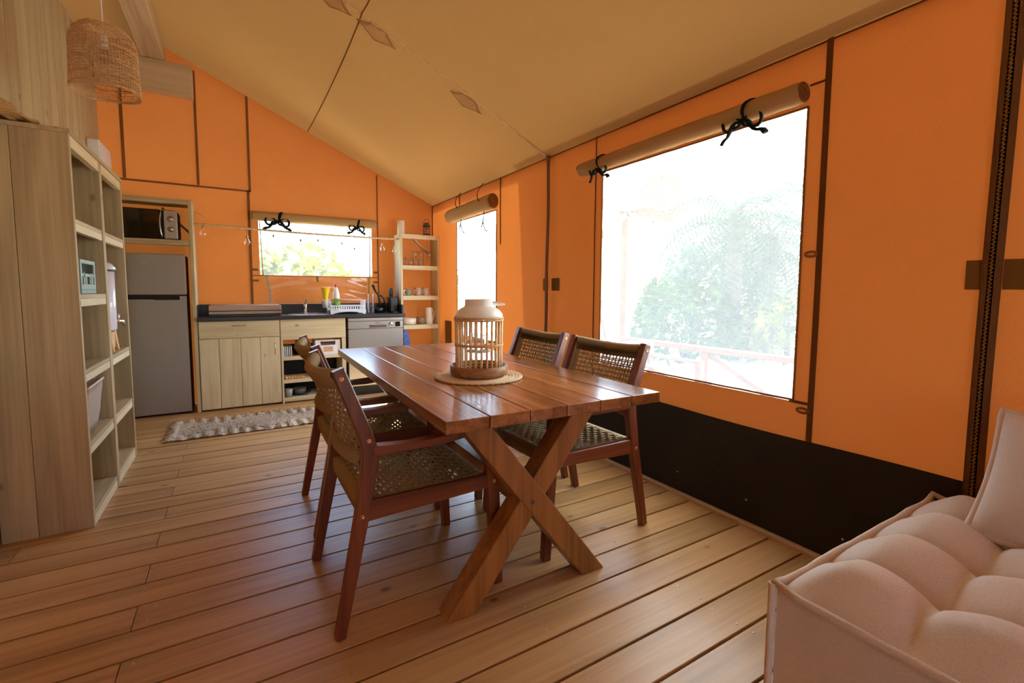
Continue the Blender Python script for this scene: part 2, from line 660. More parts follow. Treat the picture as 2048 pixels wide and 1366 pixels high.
for k in range(k0 + 1, 27):
    y0 = 1.497 + PITCH_B * k
    xs = [-0.344 + d for d in ((-0.045, 0.045) if k % 2 else (0.0,))] + [0.27, 0.87, 1.47, 2.07] + [-0.862 + d for d in ((0.0,) if k % 2 else (-0.045, 0.045))]
    for x in xs:
        for dy in (0.03, 0.115):
            c = (x + random.uniform(-0.012, 0.012), y0 + dy + random.uniform(-0.008, 0.008), 0.0006)
            lathe(bm, [(0.0016, 0.0004), (0.0042, 0.0010), (0.0045, 0.0)], c, 7)
obj('screw_heads', bm, 'screw', floor, kind='stuff')
bm = bmesh.new()
box(bm, 2.14, XR - 0.002, YF, YB, -0.03, 0.014, 0.002)
obj('trim_1', bm, 'beam_y', label='narrow pale wooden batten where floor boards meet the canvas wall', cat='batten', kind='structure')


# ------------------------------------------------------------------ canvas walls with openings
def canvas(bm, us, vs_, place, holes, top=None):
    g = {}
    for i, u in enumerate(us):
        for j, v in enumerate(vs_):
            vv = v
            if top is not None:
                vv = vs_[0] + (v - vs_[0]) * (top(u) - vs_[0]) / (vs_[-1] - vs_[0])
            g[i, j] = bm.verts.new(place(u, vv))
    for i in range(len(us) - 1):
        for j in range(len(vs_) - 1):
            uc, vc = (us[i] + us[i + 1]) / 2, (vs_[j] + vs_[j + 1]) / 2
            if any(a < uc < b and c < vc < d for a, b, c, d in holes):
                continue
            f = bm.faces.new((g[i, j], g[i + 1, j], g[i + 1, j + 1], g[i, j + 1]))
            f.smooth = True


def lines(a, b, step, extra=()):
    n = max(1, int(round((b - a) / step)))
    s = {round(a + (b - a) * i / n, 4) for i in range(n + 1)}
    for e in extra:
        s = {x for x in s if abs(x - e) > step * 0.35 or x in (round(a, 4), round(b, 4))}
        s.add(round(e, 4))
    return sorted(s)


SK = 0.485      # top of the dark skirt
W1 = (1.143, 2.464, 0.668, 1.968)      # big right window (y0,y1,z0,z1)
W2 = (3.965, 4.885, 0.66, 1.93)        # narrower right window
W3 = (0.245, 1.42, 1.312, 1.885)       # back window (x0,x1,z0,z1)


def rbulge(y, z):
    return XR + 0.006 * nz(y * 1.3, z * 0.8, 3.1) + 0.0025 * nz(y * 6, z * 1.6, 8.0)


bm = bmesh.new()
us = lines(YF, YB, 0.09, (W1[0], W1[1], W2[0], W2[1]))
zs = lines(SK, EAVE, 0.09, (W1[2], W1[3], W2[2], W2[3]))
canvas(bm, us, zs, lambda y, z: (rbulge(y, z), y, z), [W1, W2])
wall_right = obj('wall_right', bm, 'canvas_orange', label='orange canvas side wall with two clear windows', cat='wall', kind='structure')

bm = bmesh.new()
us = lines(YF, YB, 0.07)
zs = lines(0.0, SK + 0.012, 0.045)
for i, y in enumerate(us):
    pass
canvas(bm, us, zs, lambda y, z: (XR - 0.012 + 0.010 * nz(y * 1.6, z * 2.5, 1.0) * (1 if z > 0.1 else 0.4) - (0.010 if z < 0.11 else 0) - 0.003 * math.sin(z * 70) * (z < 0.12), y, z + (0.016 * nz(y * 1.1, 4.0) if z > SK - 0.02 else 0)), [])
obj('skirt', bm, 'canvas_skirt', wall_right, label='black heavy canvas skirt along the floor')
bm = bmesh.new()
for y in [0.9 + 0.42 * i for i in range(10)]:
    lathe(bm, [(0.0, 0.004), (0.004, 0.002), (0.005, 0.0)], (XR - 0.03, y + 0.03 * nz(y, 2), 0.075 + 0.05 * (int(y * 10) % 2)), 7, ax=(-1, 0, 0))
obj('eyelets', bm, 'screw', wall_right, kind='stuff')

# back wall (gable)
bm = bmesh.new()
us = lines(-1.02, XR, 0.09, (W3[0], W3[1]))
zs = lines(0.0, EAVE, 0.085, (W3[2], W3[3]))


def bplace(x, z):
    return (x, YB + 0.006 * nz(x * 1.3, z * 0.9, 5.0) + 0.003 * nz(x * 2.0, z * 7.0, 9.0) * (1 if z > 2.0 else 0.3), z)


canvas(bm, us, zs, bplace, [W3])
us2 = lines(-1.02, XR, 0.09, (RIDGE_X,))
zs2 = lines(EAVE, EAVE + 1.0, 0.1)
canvas(bm, us2, zs2, bplace, [], top=lambda x: roof_z(x) + 0.001)
wall_back = obj('wall_back', bm, 'canvas_orange', label='orange canvas gable wall behind the kitchen', cat='wall', kind='structure')

# seam tapes on walls
def tape_r(parent, y0, y1, z0, z1, mat='seam_brown', name='seam_tape', x=None):
    bm = bmesh.new()
    n = max(2, int(max(y1 - y0, z1 - z0) / 0.08))
    if (z1 - z0) > (y1 - y0):
        A = [(rbulge((y0 + y1) / 2, z0 + (z1 - z0) * i / n) - 0.006, z0 + (z1 - z0) * i / n) for i in range(n + 1)]
        for s in (0,):
            a = [[bm.verts.new((x_, y, z)) for y in (y0, y1)] for x_, z in A]
            for p, q in zip(a[:-1], a[1:]):
                bm.faces.new((p[0], q[0], q[1], p[1]))
    else:
        a = [[bm.verts.new((rbulge(y0 + (y1 - y0) * i / n, z0) - 0.006, y0 + (y1 - y0) * i / n, z)) for z in (z0, z1)] for i in range(n + 1)]
        for p, q in zip(a[:-1], a[1:]):
            bm.faces.new((p[0], p[1], q[1], q[0]))
    bmesh.ops.solidify(bm, geom=bm.faces[:], thickness=0.002)
    return obj(name, bm, mat, parent)


def tape_b(parent, x0, x1, z0, z1, mat='seam_brown', name='seam_tape'):
    bm = bmesh.new()
    box(bm, x0, x1, YB - 0.010, YB - 0.007, z0, z1)
    return obj(name, bm, mat, parent)


tape_r(wall_right, 1.052, 1.078, SK, EAVE)
tape_r(wall_right, 2.526, 2.538, SK, EAVE)
tape_r(wall_right, 1.078, 1.14, 2.05, 2.06)
tape_r(wall_right, 1.078, 1.16, 0.655, 0.668)
tape_r(wall_right, 4.80, 4.822, 1.95, EAVE)
tape_r(wall_right, 3.875, 3.895, 1.60, EAVE)
tape_r(wall_right, YF, YB - 0.02, EAVE - 0.012, EAVE - 0.004)
tape_b(wall_back, 0.150, 0.176, 0.95, 2.18)
tape_b(wall_back, 0.168, 0.190, 2.18, roof_z(0.17) - 0.01)
tape_b(wall_back, 1.486, 1.500, 0.95, 2.51)
tape_b(wall_back, -0.276, -0.254, 2.19, 3.28)
tape_b(wall_back, -0.847, -0.822, 2.19, 3.2)
tape_b(wall_back, -1.0, 0.19, 2.168, 2.186)
tape_b(wall_back, 1.42, 1.50, 1.303, 1.311)
tape_b(wall_back, 0.16, 0.245, 1.303, 1.311)
bm = bmesh.new()
for z in (1.37, 1.255):
    obox(bm, (0.20, YB - 0.012, z), (1, 0, 0), (0, 1, 0), (0, 0, 1), 0.032, 0.004, 0.012, 0.002)
    obox(bm, (1.462, YB - 0.012, z), (1, 0, 0), (0, 1, 0), (0, 0, 1), 0.025, 0.004, 0.011, 0.002)
obj('strap_loops', bm, 'seam_brown', wall_back)
for z in (1.327, 0.629):
    bm = bmesh.new()
    P = [(XR - 0.011, 1.096 + 0.024 * math.cos(a), z + 0.010 * math.sin(a)) for a in [2 * pi * i / 20 for i in range(20)]]
    tube(bm, P, 0.006, 5, closed=True, flat=0.7)
    obj('toggle_loop', bm, 'seam_brown', wall_right)
# corner piping, tent pole sleeve, zip, olive straps
bm = bmesh.new()
tube(bm, [(XR - 0.006, YB - 0.006, z) for z in (0.0, 0.8, 1.6, 2.22)], 0.007, 6)
obj('corner_piping', bm, 'seam_brown', wall_back)
bm = bmesh.new()
pts = [(XR - 0.03 + 0.008 * nz(z * 2.2, 4.4), 3.075 + 0.018 * math.sin(z * 1.9 + 0.6) * (2.22 - z) / 2.2, z) for z in [0.02 + 2.19 * i / 30 for i in range(31)]]
tube(bm, pts, 0.013, 8)
lathe(bm, [(0.018, -0.02), (0.018, 0.02)], (XR - 0.03, 3.078, 2.2), 8, capb=True, capt=True)
obj('cable_sleeve', bm, 'cord_brown', label='brown cable sleeve running down the orange canvas wall', cat='cable sleeve')
tape_r(wall_right, 3.095, 3.165, 1.162, 1.262, 'strap_olive', 'strap_patch')
tape_r(wall_right, 2.935, 3.045, 1.162, 1.262, 'strap_olive', 'strap_patch')
tape_r(wall_right, 5.05, 5.245, 0.50, 0.80, 'strap_olive', 'strap_patch')
tape_r(wall_right, 0.548, 0.588, 1.172, 1.272, 'strap_olive', 'strap_patch')
tape_r(wall_right, 0.40, 0.496, 1.172, 1.272, 'strap_olive', 'strap_patch')
bm = bmesh.new()
yz = lambda z: 0.520 + 0.004 * math.sin(z * 2.2)
rows = [[bm.verts.new((XR - 0.016 + dx, yz(z) + dy, z)) for dy, dx in ((-0.026, 0.004), (-0.008, -0.002), (0.008, -0.002), (0.026, 0.004))] for z in [0.02 + 2.19 * i / 40 for i in range(41)]]
for a, b in zip(rows[:-1], rows[1:]):
    for k in range(3):
        bm.faces.new((a[k], b[k], b[k + 1], a[k + 1])).smooth = True
bmesh.ops.solidify(bm, geom=bm.faces[:], thickness=0.003)
zipb = obj('zip_band', bm, 'zip_brown', wall_right)
bm = bmesh.new()
for i in range(340):
    z = 0.05 + 2.13 * i / 340
    y = yz(z)
    box(bm, XR - 0.023, XR - 0.0185, y - 0.0035 + (0.0015 if i % 2 else -0.0015), y + 0.0035 + (0.0015 if i % 2 else -0.0015), z, z + 0.0038)
obj('zip_teeth', bm, 'strap_olive', zipb, kind='stuff')

# other canvas walls behind the camera
bm = bmesh.new()
us = lines(XL, XR, 0.3, (-0.1, 0.4, RIDGE_X))
canvas(bm, us, lines(0, EAVE, 0.2, (2.05,)), lambda x, z: (x, YF, z), [(-0.1, 0.4, -0.1, 2.05)])  # opening added in this unseen wall so daylight reaches the camera side
canvas(bm, us, lines(EAVE, EAVE + 1, 0.3), lambda x, z: (x, YF, z), [], top=lambda x: roof_z(x))
obj('wall_front', bm, 'canvas_orange', label='orange canvas end wall with a narrow gap added to let daylight in', cat='wall', kind='structure')
bm = bmesh.new()
canvas(bm, lines(YF, 2.62, 0.3, (-0.6, 1.2)), lines(0, 1.0 * roof_z(XL), 0.2, (0.8, 1.75)), lambda y, z: (XL, y, z), [])
obj('wall_far_left', bm, 'canvas_orange', label='orange canvas wall on the far side of the tent', cat='wall', kind='structure')

# ------------------------------------------------------------------ ceiling canvas
bm = bmesh.new()


def sag(x, y, full=True):
    d = 0.0
    # cloth hangs between the rafter line at y=3.11, the back wall and the eave
    if y > 3.11:
        t = (y - 3.11) / (YB - 3.11)
        d = 0.035 * math.sin(pi * t)
        d += 0.02 * max(0, 1 - abs(t - 1) * 7) * nz(x * 4.5, 0.5) * math.sin(pi * max(0, min(1, (1 - t) * 6)))
    else:
        t = (3.11 - y) / 2.6
        d = 0.05 * abs(math.sin(pi * t))
    e = max(0, min(1, (XR - x) / 0.5))
    d *= e
    d += 0.012 * nz(x * 1.4, y * 1.2, 2.0) * e
    d -= 0.010 * math.exp(-((y - 3.11) / 0.05) ** 2) * e
    d -= 0.006 * math.exp(-((x - 0.752) / 0.03) ** 2) * (1 if y > 2.4 else 0)
    return -d


us = lines(YF, YB, 0.11, (3.11, 3.06, 3.16, 5.58)) + [YB + 0.06]
xs = sorted(set(lines(RIDGE_X, XR, 0.11, (0.752, 0.72, 0.784, 2.12)) + lines(XL, RIDGE_X, 0.3) + [XR + 0.05]))
canvas(bm, us, xs, lambda y, x: (x, y, roof_z(x) + (sag(x, y) if x > RIDGE_X else 0) * (0 if (y > YB - 0.001 or x > XR - 0.001) else 1)), [])
ceiling = obj('ceiling', bm, 'canvas_tan', label='tan canvas roof lining sloping up from the side wall', cat='ceiling', kind='structure')
bm = bmesh.new()
P = [(x, 3.11 + 0.012 * math.sin(x * 3), roof_z(x) + sag(x, 3.11) - 0.004 - 0.004 * math.sin(x * 55)) for x in [-0.4 + 2.58 * i / 90 for i in range(91)]]
tube(bm, P, 0.006, 6)
P = [(x, 3.122 + 0.012 * math.sin(x * 3), roof_z(x) + sag(x, 3.11) - 0.003 + 0.004 * math.sin(x * 55)) for x in [-0.4 + 2.58 * i / 90 for i in range(91)]]
tube(bm, P, 0.005, 6)
obj('rafter_seam', bm, 'seam_pale', ceiling)
bm = bmesh.new()
P = [(0.752, y, roof_z(0.752) + sag(0.752, y) - 0.004) for y in [2.6 + 3.03 * i / 60 for i in range(61)]]
tube(bm, P, 0.0045, 6)
obj('lengthwise_seam', bm, 'seam_brown', ceiling)
for x in (0.86, 1.50, 0.58):
    bm = bmesh.new()
    rows = []
    for i in range(9):
        u = i / 8
        row = []
        for j in range(7):
            w = (j / 6 - 0.5) * (0.10 + 0.16 * u)
            xx = x + w
            yy = 3.115 + 0.13 * u * (1 - 0.5 * abs(w) / 0.13)
            row.append(bm.verts.new((xx, yy, roof_z(xx) + sag(xx, yy) - 0.007 - 0.004 * math.sin(j * 2.4) * (1 - u * 0.3))))
        rows.append(row)
    for a, b in zip(rows[:-1], rows[1:]):
        for k in range(6):
            bm.faces.new((a[k], a[k + 1], b[k + 1], b[k])).smooth = True
    bmesh.ops.solidify(bm, geom=bm.faces[:], thickness=0.002)
    obj('gathered_patch', bm, 'seam_pale', ceiling)

# ------------------------------------------------------------------ plank partition on the left
bm = bmesh.new()
box(bm, XP - 0.05, XP - 0.014, 2.62, YB - 0.004, 0.0, roof_z(XP) - 0.02)
box(bm, XL + 0.02, XP - 0.05, 2.62, 2.656, 0.0, 2.2)
wall_left = obj('wall_left', bm, 'wall_wood', label='partition of upright pale wooden planks beside the kitchen', cat='wall', kind='structure')
PW = 0.168
me = None
n_pl = int((YB - 2.62) / PW)
for i in range(n_pl + 1):
    y0 = 2.62 + i * PW
    y1 = min(y0 + PW, YB - 0.006)
    if y1 - y0 < 0.02:
        continue
    bm = bmesh.new()
    h = roof_z(XP) - 0.03
    yc = (y0 + y1) / 2
    hw = (y1 - y0) / 2 - 0.002
    prism(bm, [(XP - 0.014, -hw), (XP - 0.014, hw), (XP - 0.010, hw), (XP, hw - 0.007), (XP, -hw + 0.007), (XP - 0.010, -hw)], 0.0, h, 'xy')
    for v in bm.verts:
        v.co.y += yc
    obj('plank', bm, 'wall_wood', wall_left)
bm = bmesh.new()
box(bm, XP + 0.002, XP + 0.05, 2.80, 2.895, 0.0, 2.2, 0.004)
obj('trim_2', bm, 'stain_z', label='pale wooden corner post beside the tall shelf unit', cat='post', kind='structure')

# ridge beam and tie beam
bm = bmesh.new()
box(bm, -0.655, -0.475, YF + 0.02, YB - 0.03, 3.262, 3.40, 0.006)
obj('ridge_beam', bm, 'beam_y', label='long pale timber ridge beam under the tent roof', cat='beam')
bm = bmesh.new()
box(bm, -0.98, -0.268, YB - 0.16, YB - 0.035, 2.985, 3.26, 0.005)
obj('tie_beam', bm, 'beam_x', label='short thick timber tie beam across the orange gable', cat='beam')


# ------------------------------------------------------------------ windows
def film_pane(name, parent, mat, place, n=14, m=14):
    bm = bmesh.new()
    g = [[bm.verts.new(place(i / n, j / m)) for j in range(m + 1)] for i in range(n + 1)]
    for i in range(n):
        for j in range(m):
            bm.faces.new((g[i][j], g[i + 1][j], g[i + 1][j + 1], g[i][j + 1])).smooth = True
    return obj(name, bm, mat, parent)


def right_window(idx, Wn, label):
    y0, y1, z0, z1 = Wn
    w = thing('window_%d' % idx, label, 'window', (XR, (y0 + y1) / 2, z0))
    w['kind'] = 'structure'
    film_pane('pane', w, 'pvc_clear', lambda u, v: (XR + 0.012 + 0.006 * nz(u * 3, v * 2, 7), y0 - 0.01 + (y1 - y0 + 0.02) * u, z0 - 0.01 + (z1 - z0 + 0.02) * v))
    for a, b in (((y0, z0), (y1, z0)), ((y0, z0), (y0, z1)), ((y1, z0), (y1, z1)), ((y0, z1), (y1, z1))):
        bm = bmesh.new()
        P = []
        for i in range(21):
            y = a[0] + (b[0] - a[0]) * i / 20
            z = a[1] + (b[1] - a[1]) * i / 20
            P.append((rbulge(y, z) - 0.003, y + 0.002 * nz(z * 9, 1.0), z + 0.002 * nz(y * 9, 2.0)))
        tube(bm, P, 0.0055, 6)
        obj('edge_binding', bm, 'seam_brown', w)
    return w


right_window(1, W1, 'large clear plastic window with white washed out garden view')
right_window(2, W2, 'narrow clear plastic window beside the kitchen corner')
x0, x1, z0, z1 = W3
w3 = thing('window_3', 'low wide clear plastic window above the kitchen sink', 'window', ((x0 + x1) / 2, YB, z0))
w3['kind'] = 'structure'
film_pane('pane', w3, 'pvc_back', lambda u, v: (x0 - 0.01 + (x1 - x0 + 0.02) * u, YB + 0.012 + 0.004 * nz(u * 3, v * 2, 7), z0 - 0.01 + (z1 - z0 + 0.02) * v))
for a, b in (((x0, z0), (x1, z0)), ((x0 + 0.028, z0), (x0 + 0.012, z1)), ((x1 - 0.028, z0), (x1 - 0.02, z1))):
    bm = bmesh.new()
    tube(bm, [(a[0] + (b[0] - a[0]) * i / 12, YB - 0.004, a[1] + (b[1] - a[1]) * i / 12) for i in range(13)], 0.0055, 6)
    obj('edge_binding', bm, 'seam_brown', w3)


# rolled up window flaps
def roll_obj(name, label, a, b, r, parent_mat='canvas_roll', spiral=True):
    a, b = Vector(a), Vector(b)
    t = thing(name, label, 'window blind', (a + b) / 2 - Vector((0, 0, r[1] if isinstance(r, tuple) else r)))
    rx, rz = r if isinstance(r, tuple) else (r, r)
    bm = bmesh.new()
    d = (b - a).normalized()
    n, m = 40, 22
    rings = []
    side = d.cross(Vector((0, 0, 1))).normalized()
    for i in range(n + 1):
        p = a + (b - a) * i / n
        s = 1 + 0.07 * nz(i * 0.35, 3.0)
        if i in (0, n):
            s *= 0.93
        rings.append([bm.verts.new(p + side * math.cos(2 * pi * k / m) * rx * s + Vector((0, 0, 1)) * math.sin(2 * pi * k / m) * rz * s * (1 + 0.06 * nz(i * 0.5, k * 0.6))) for k in range(m)])
    for A, B in zip(rings[:-1], rings[1:]):
        for k in range(m):
            bm.faces.new((A[k], A[(k + 1) % m], B[(k + 1) % m], B[k])).smooth = True
    obj('roll', bm, parent_mat, t)
    for end, sgn in ((a, -1), (b, 1)):
        bm = bmesh.new()
        P = []
        for i in range(50):
            th = i * 0.42
            rr = 0.25 + 0.68 * (1 - i / 50)
            P.append(end + d * sgn * 0.001 + side * math.cos(th) * rx * rr + Vector((0, 0, 1)) * math.sin(th) * rz * rr)
        tube(bm, P, 0.0035, 5)
        obj('rolled_edge', bm, 'seam_brown', t)
    return t, d, side, rx, rz


def bow(t, p, d, side, rx, rz, size=1.0, out=-1, th=1.0):
    """black ribbon tied round the roll: loop over the roll, knot, two loops and two tails"""
    p = Vector(p)
    upv = Vector((0, 0, 1))
    bm = bmesh.new()
    P = [p + (side * out_sign(side, out)) * math.sin(pi * i / 12) * (rx + 0.005) + upv * math.cos(pi * (0.05 + 0.8 * i / 12)) * (rz + 0.005) + d * (0.03 - 0.03 * i / 12) * size for i in range(13)]
    tube(bm, P, 0.012 * size, 6, flat=0.35)
    k = P[-1]
    ko = side * out_sign(side, out) * rx * 0.55
    lathe(bm, [(0.0, -0.012 * size), (0.011 * size, -0.006 * size), (0.012 * size, 0.006 * size), (0.0, 0.012 * size)], k + ko, 8)
    for s in (-1, 1):
        L = [k + ko + d * s * 0.075 * size * math.sin(pi * i / 10) * (1 if i < 9 else 0.5) + upv * (0.028 * size * math.sin(2 * pi * i / 10) - 0.006 * s * size * math.sin(pi * i / 10)) for i in range(11)]
        tube(bm, L, 0.009 * size * th, 5, flat=0.6)
        T = [k + ko + d * s * (0.012 + 0.075 * u) * size + upv * (-0.065 * u * size + 0.010 * math.sin(u * 9)) + ko * math.sin(u * 5) * 0.4 for u in [i / 8 for i in range(9)]]
        tube(bm, T, [0.013 * th * size * (0.7 + 0.4 * math.sin(u * 5) ** 2) for u in [i / 8 for i in range(9)]], 5, flat=0.5)
    obj('bow_tie', bm, 'tie_black', t)


def out_sign(side, out):
    # turn 'side' towards the room interior
    return 1 if side.dot(Vector((-1, -1, 0))) > 0 else -1


t, d, sd_, rx, rz = roll_obj('rolled_blind', 'long tan canvas blind rolled up above the large window', (XR - 0.062, 2.62, 2.005), (XR - 0.062, 1.135, 2.015), (0.05, 0.045))
bow(t, (XR - 0.062, 2.42, 2.008), d, sd_, rx, rz, 1.05)
bow(t, (XR - 0.062, 1.40, 2.012), d, sd_, rx, rz, 1.3)
t, d, sd_, rx, rz = roll_obj('rolled_blind', 'thick tan canvas blind gathered above the narrow window', (XR - 0.075, 4.93, 1.985), (XR - 0.075, 3.90, 2.0), (0.06, 0.075))
for y, hgt in ((4.62, 0.30), (4.10, 0.34)):
    bm = bmesh.new()
    P = [(XR - 0.075 - 0.064 * math.sin(min(1, i / 9) * pi * 0.95), y + 0.02 * math.sin(i * 0.5) - 0.02 * i / 12, 2.20 - hgt * i / 12) for i in range(13)]
    tube(bm, P, 0.008, 6, flat=0.4)
    k = P[-1]
    tube(bm, [(k[0], k[1] - 0.10 * u + 0.02, k[2] - 0.02 - 0.26 * u * (1 - 0.6 * u)) for u in [i / 10 for i in range(11)]], 0.0055, 5)
    tube(bm, [(k[0], k[1] + 0.05 * u, k[2] - 0.09 * u) for u in [i / 5 for i in range(6)]], 0.0055, 5)
    obj('hanging_tie', bm, 'tie_black', t)
t, d, sd_, rx, rz = roll_obj('rolled_blind', 'tan canvas blind rolled up above the kitchen sink window', (0.19, YB - 0.055, 1.925), (1.46, YB - 0.055, 1.925), (0.045, 0.05))
bow(t, (0.42, YB - 0.055, 1.925), d, sd_, rx, rz, 1.5, th=1.6)
bow(t, (1.235, YB - 0.055, 1.915), d, sd_, rx, rz, 1.1, th=1.6)

# clear plastic splash sheet below the back window
bm = bmesh.new()
g = []
for i in range(31):
    u = i / 30
    row = []
    for j in range(19):
        v = j / 18
        x = 0.31 + 1.06 * u + 0.02 * v * (1 - 2 * u)
        z = 1.30 - 0.33 * v
        c = 0.010 * math.sin((u * 0.8 + v * 0.9) * 16) * (1 - u) * 1.2 + 0.010 * math.sin(((1 - u) * 0.8 + v * 0.9) * 15) * u * 1.2
        row.append(bm.verts.new((x, YB - 0.021 + 0.7 * c * (0.3 + v), z)))
    g.append(row)
for i in range(30):
    for j in range(18):
        bm.faces.new((g[i][j], g[i + 1][j], g[i + 1][j + 1], g[i][j + 1])).smooth = True
t = thing('splash_sheet', 'crinkled clear plastic sheet hanging behind the sink', 'plastic sheet', (0.84, YB - 0.034, 0.97))
obj('sheet', bm, 'pvc_sheet', t)
for x, a in ((0.305, 0.035), (1.372, -0.01)):
    bm = bmesh.new()
    beam(bm, (x, YB - 0.05, 1.305), (x + a, YB - 0.05, 0.985), 0.018, 0.003, (0, 1, 0))
    obj('side_band', bm, 'strap_olive' if a < 0 else 'grey_light', t)
bm = bmesh.new()
beam(bm, (0.80, YB - 0.052, 1.318), (0.808, YB - 0.052, 1.245), 0.026, 0.006, (0, 1, 0), 0.001)
obj('hanging_strap', bm, 'strap_olive', t)

# ------------------------------------------------------------------ dining table
T = thing('dining_table', 'brown wooden dining table with slatted top and crossed legs', 'table', (1.03, 2.34, 0))
TW, TL, TZ = 0.935, 2.055, 0.75
pw = TW / 6
bm0 = None
tp = None
for i in range(6):
    bm = bmesh.new()
    a = -TW / 2 + i * pw
    box(bm, 1.045 + a + 0.002, 1.045 + a + pw - 0.002, 2.34 - TL / 2, 2.34 + TL / 2, TZ - 0.042, TZ, 0.003, 2)
    obj('table_slat', bm, 'table_y', T)
for yc in (1.46, 3.22):
    for s in (1, -1):
        bm = bmesh.new()
        yo = 0.0 if s < 0 else 0.004
        # s=-1: upper left to lower right
        xb, xt = 0.97 - s * 0.295, 0.97 + s * 0.255
        w = 0.112
        poly = [(xb - w / 2, 0.0), (xb + w / 2, 0.0), (xt + w / 2, TZ - 0.042), (xt - w / 2, TZ - 0.042)]
        prism(bm, poly, yc - 0.045 + yo, yc + 0.045 + yo, 'xz', 0.003)
        obj('leg', bm, 'table_z', T)
bm = bmesh.new()
box(bm, 0.925, 1.005, 1.50, 3.18, 0.335, 0.405, 0.003)
obj('stretcher', bm, 'table_y', T)
for yc in (1.46, 3.22):
    bm = bmesh.new()
    box(bm, 0.66, 1.40, yc - 0.04, yc + 0.04, TZ - 0.075, TZ - 0.0425, 0.003)
    obj('cross_batten', bm, 'table_x', T)
bm = bmesh.new()
lathe(bm, [(0.009, 0.0), (0.009, 0.002), (0.004, 0.002), (0.0, -0.001)], (0.965, 1.4155, 0.365), 12, ax=(0, -1, 0))
obj('bolt', bm, 'dark_grey', T)
T.rotation_euler = (0, 0, math.radians(-1.5))

# ------------------------------------------------------------------ rope armchairs
ROPE_GROUP = 'rope armchairs around the dining table'
C0 = thing('dining_chair', 'rope armchair nearest the sofa, on the shelf side of the table', 'chair', (0, 0, 0), ROPE_GROUP)
HY = 0.2625
back_line = [(-0.30, 0.0), (-0.222, 0.40), (-0.196, 0.56), (-0.190, 0.62), (-0.206, 0.685), (-0.288, 0.905)]
for s in (-1, 1):
    bm = bmesh.new()
    prism(bm, strip(back_line, [0.034, 0.046, 0.052, 0.054, 0.046, 0.040]), s * HY - 0.018, s * HY + 0.018, 'xz', 0.003)
    obj('back_leg', bm, 'chair_z', C0)
for s in (-1, 1):
    bm = bmesh.new()
    prism(bm, strip([(0.30, 0.0), (0.276, 0.42), (0.262, 0.625)], [0.036, 0.050, 0.050]), s * HY - 0.018, s * HY + 0.018, 'xz', 0.003)
    obj('front_leg', bm, 'chair_z', C0)
for s in (-1, 1):
    bm = bmesh.new()
    prism(bm, [(-0.215, 0.382), (0.262, 0.402), (0.262, 0.455), (-0.195, 0.452)], s * 0.262 - 0.014, s * 0.262 + 0.014, 'xz', 0.002)
    obj('seat_rail', bm, 'chair_x', C0)
for s in (-1, 1):
    bm = bmesh.new()
    top = [(-0.185, 0.640), (-0.05, 0.632), (0.10, 0.640), (0.22, 0.655), (0.285, 0.655)]
    bot = [(0.285, 0.628), (0.20, 0.624), (0.05, 0.606), (-0.185, 0.606)]
    prism(bm, top + bot, s * HY - 0.026, s * HY + 0.022, 'xz', 0.003)
    obj('armrest', bm, 'chair_x', C0)


def recline(z):
    return -0.206 + (z - 0.685) * (-0.082 / 0.22) if z > 0.685 else -0.190 + (z - 0.62) * (-0.016 / 0.065) if z > 0.62 else -0.190 - (0.62 - z) * 0.08


def bowback(y):
    return -0.048 * (1 - (y / 0.25) ** 2)


for z in (0.575, 0.885):
    bm = bmesh.new()
    P = [(recline(z) + bowback(y), y, z - (0.018 * (1 - (y / 0.25) ** 2) if z > 0.8 else 0)) for y in [-0.247 + 0.494 * i / 16 for i in range(17)]]
    tube(bm, P, 0.015, 8)
    obj('back_rail', bm, 'chair_y', C0)
for x in (-0.205, 0.238):
    bm = bmesh.new()
    box(bm, x - 0.014, x + 0.014, -0.246, 0.246, 0.392, 0.438, 0.003)
    obj('seat_crossbar', bm, 'chair_y', C0)
# woven seat
bm = bmesh.new()


def szag(x, y):
    return 0.448 - 0.016 * (1 - (2 * (x - 0.015) / 0.46) ** 2) * (1 - (y / 0.25) ** 2)


NX, NY = 19, 18
for j in range(NY):
    y = -0.225 + 0.45 * j / (NY - 1)
    for e in (-0.0036, 0.0036):
        P = [(-0.222, y + e, 0.40), (-0.222, y + e, 0.441)]
        for i in range(2 * NX + 1):
            x = -0.205 + 0.443 * i / (2 * NX)
            P.append((x, y + e, szag(x, y) + 0.0045 * (1 if i % 2 else 0) * (1 if (i // 2 + j) % 2 else -1)))
        P += [(0.256, y + e, 0.441), (0.256, y + e, 0.40)]
        tube(bm, P, 0.0032, 4, cap=False)
for i in range(NX):
    x = -0.190 + 0.412 * (i + 0.5) / NX
    for e in (-0.0036, 0.0036):
        P = [(x + e, -0.250, 0.452)]
        for j in range(2 * NY + 1):
            y = -0.238 + 0.476 * j / (2 * NY)
            P.append((x + e, y, szag(x, y) + 0.0045 * (1 if (i + j // 2) % 2 else -1) * (1 if j % 2 else 0)))
        P.append((x + e, 0.250, 0.452))
        tube(bm, P, 0.0031, 4, cap=False)
# wraps round the crossbars and the side bars
for xc in (-0.205, 0.238):
    for k in range(72):
        y = -0.238 + 0.476 * k / 71
        P = [(xc + a, y, 0.415 + b) for a, b in ((-0.0175, -0.026), (0.0175, -0.026), (0.0185, 0.0), (0.0175, 0.028), (0, 0.032), (-0.0175, 0.028), (-0.0185, 0.0))]
        tube(bm, P, 0.0034, 4, closed=True)
for s in (-1, 1):
    for k in range(66):
        x = -0.186 + 0.405 * k / 65
        P = [(x, s * 0.236, 0.446), (x, s * 0.245, 0.454), (x, s * 0.254, 0.457), (x, s * 0.262, 0.455)]
        tube(bm, P, 0.0031, 4, cap=False)
obj('woven_seat', bm, 'rope', C0, label='olive tan rope weave', kind='stuff')
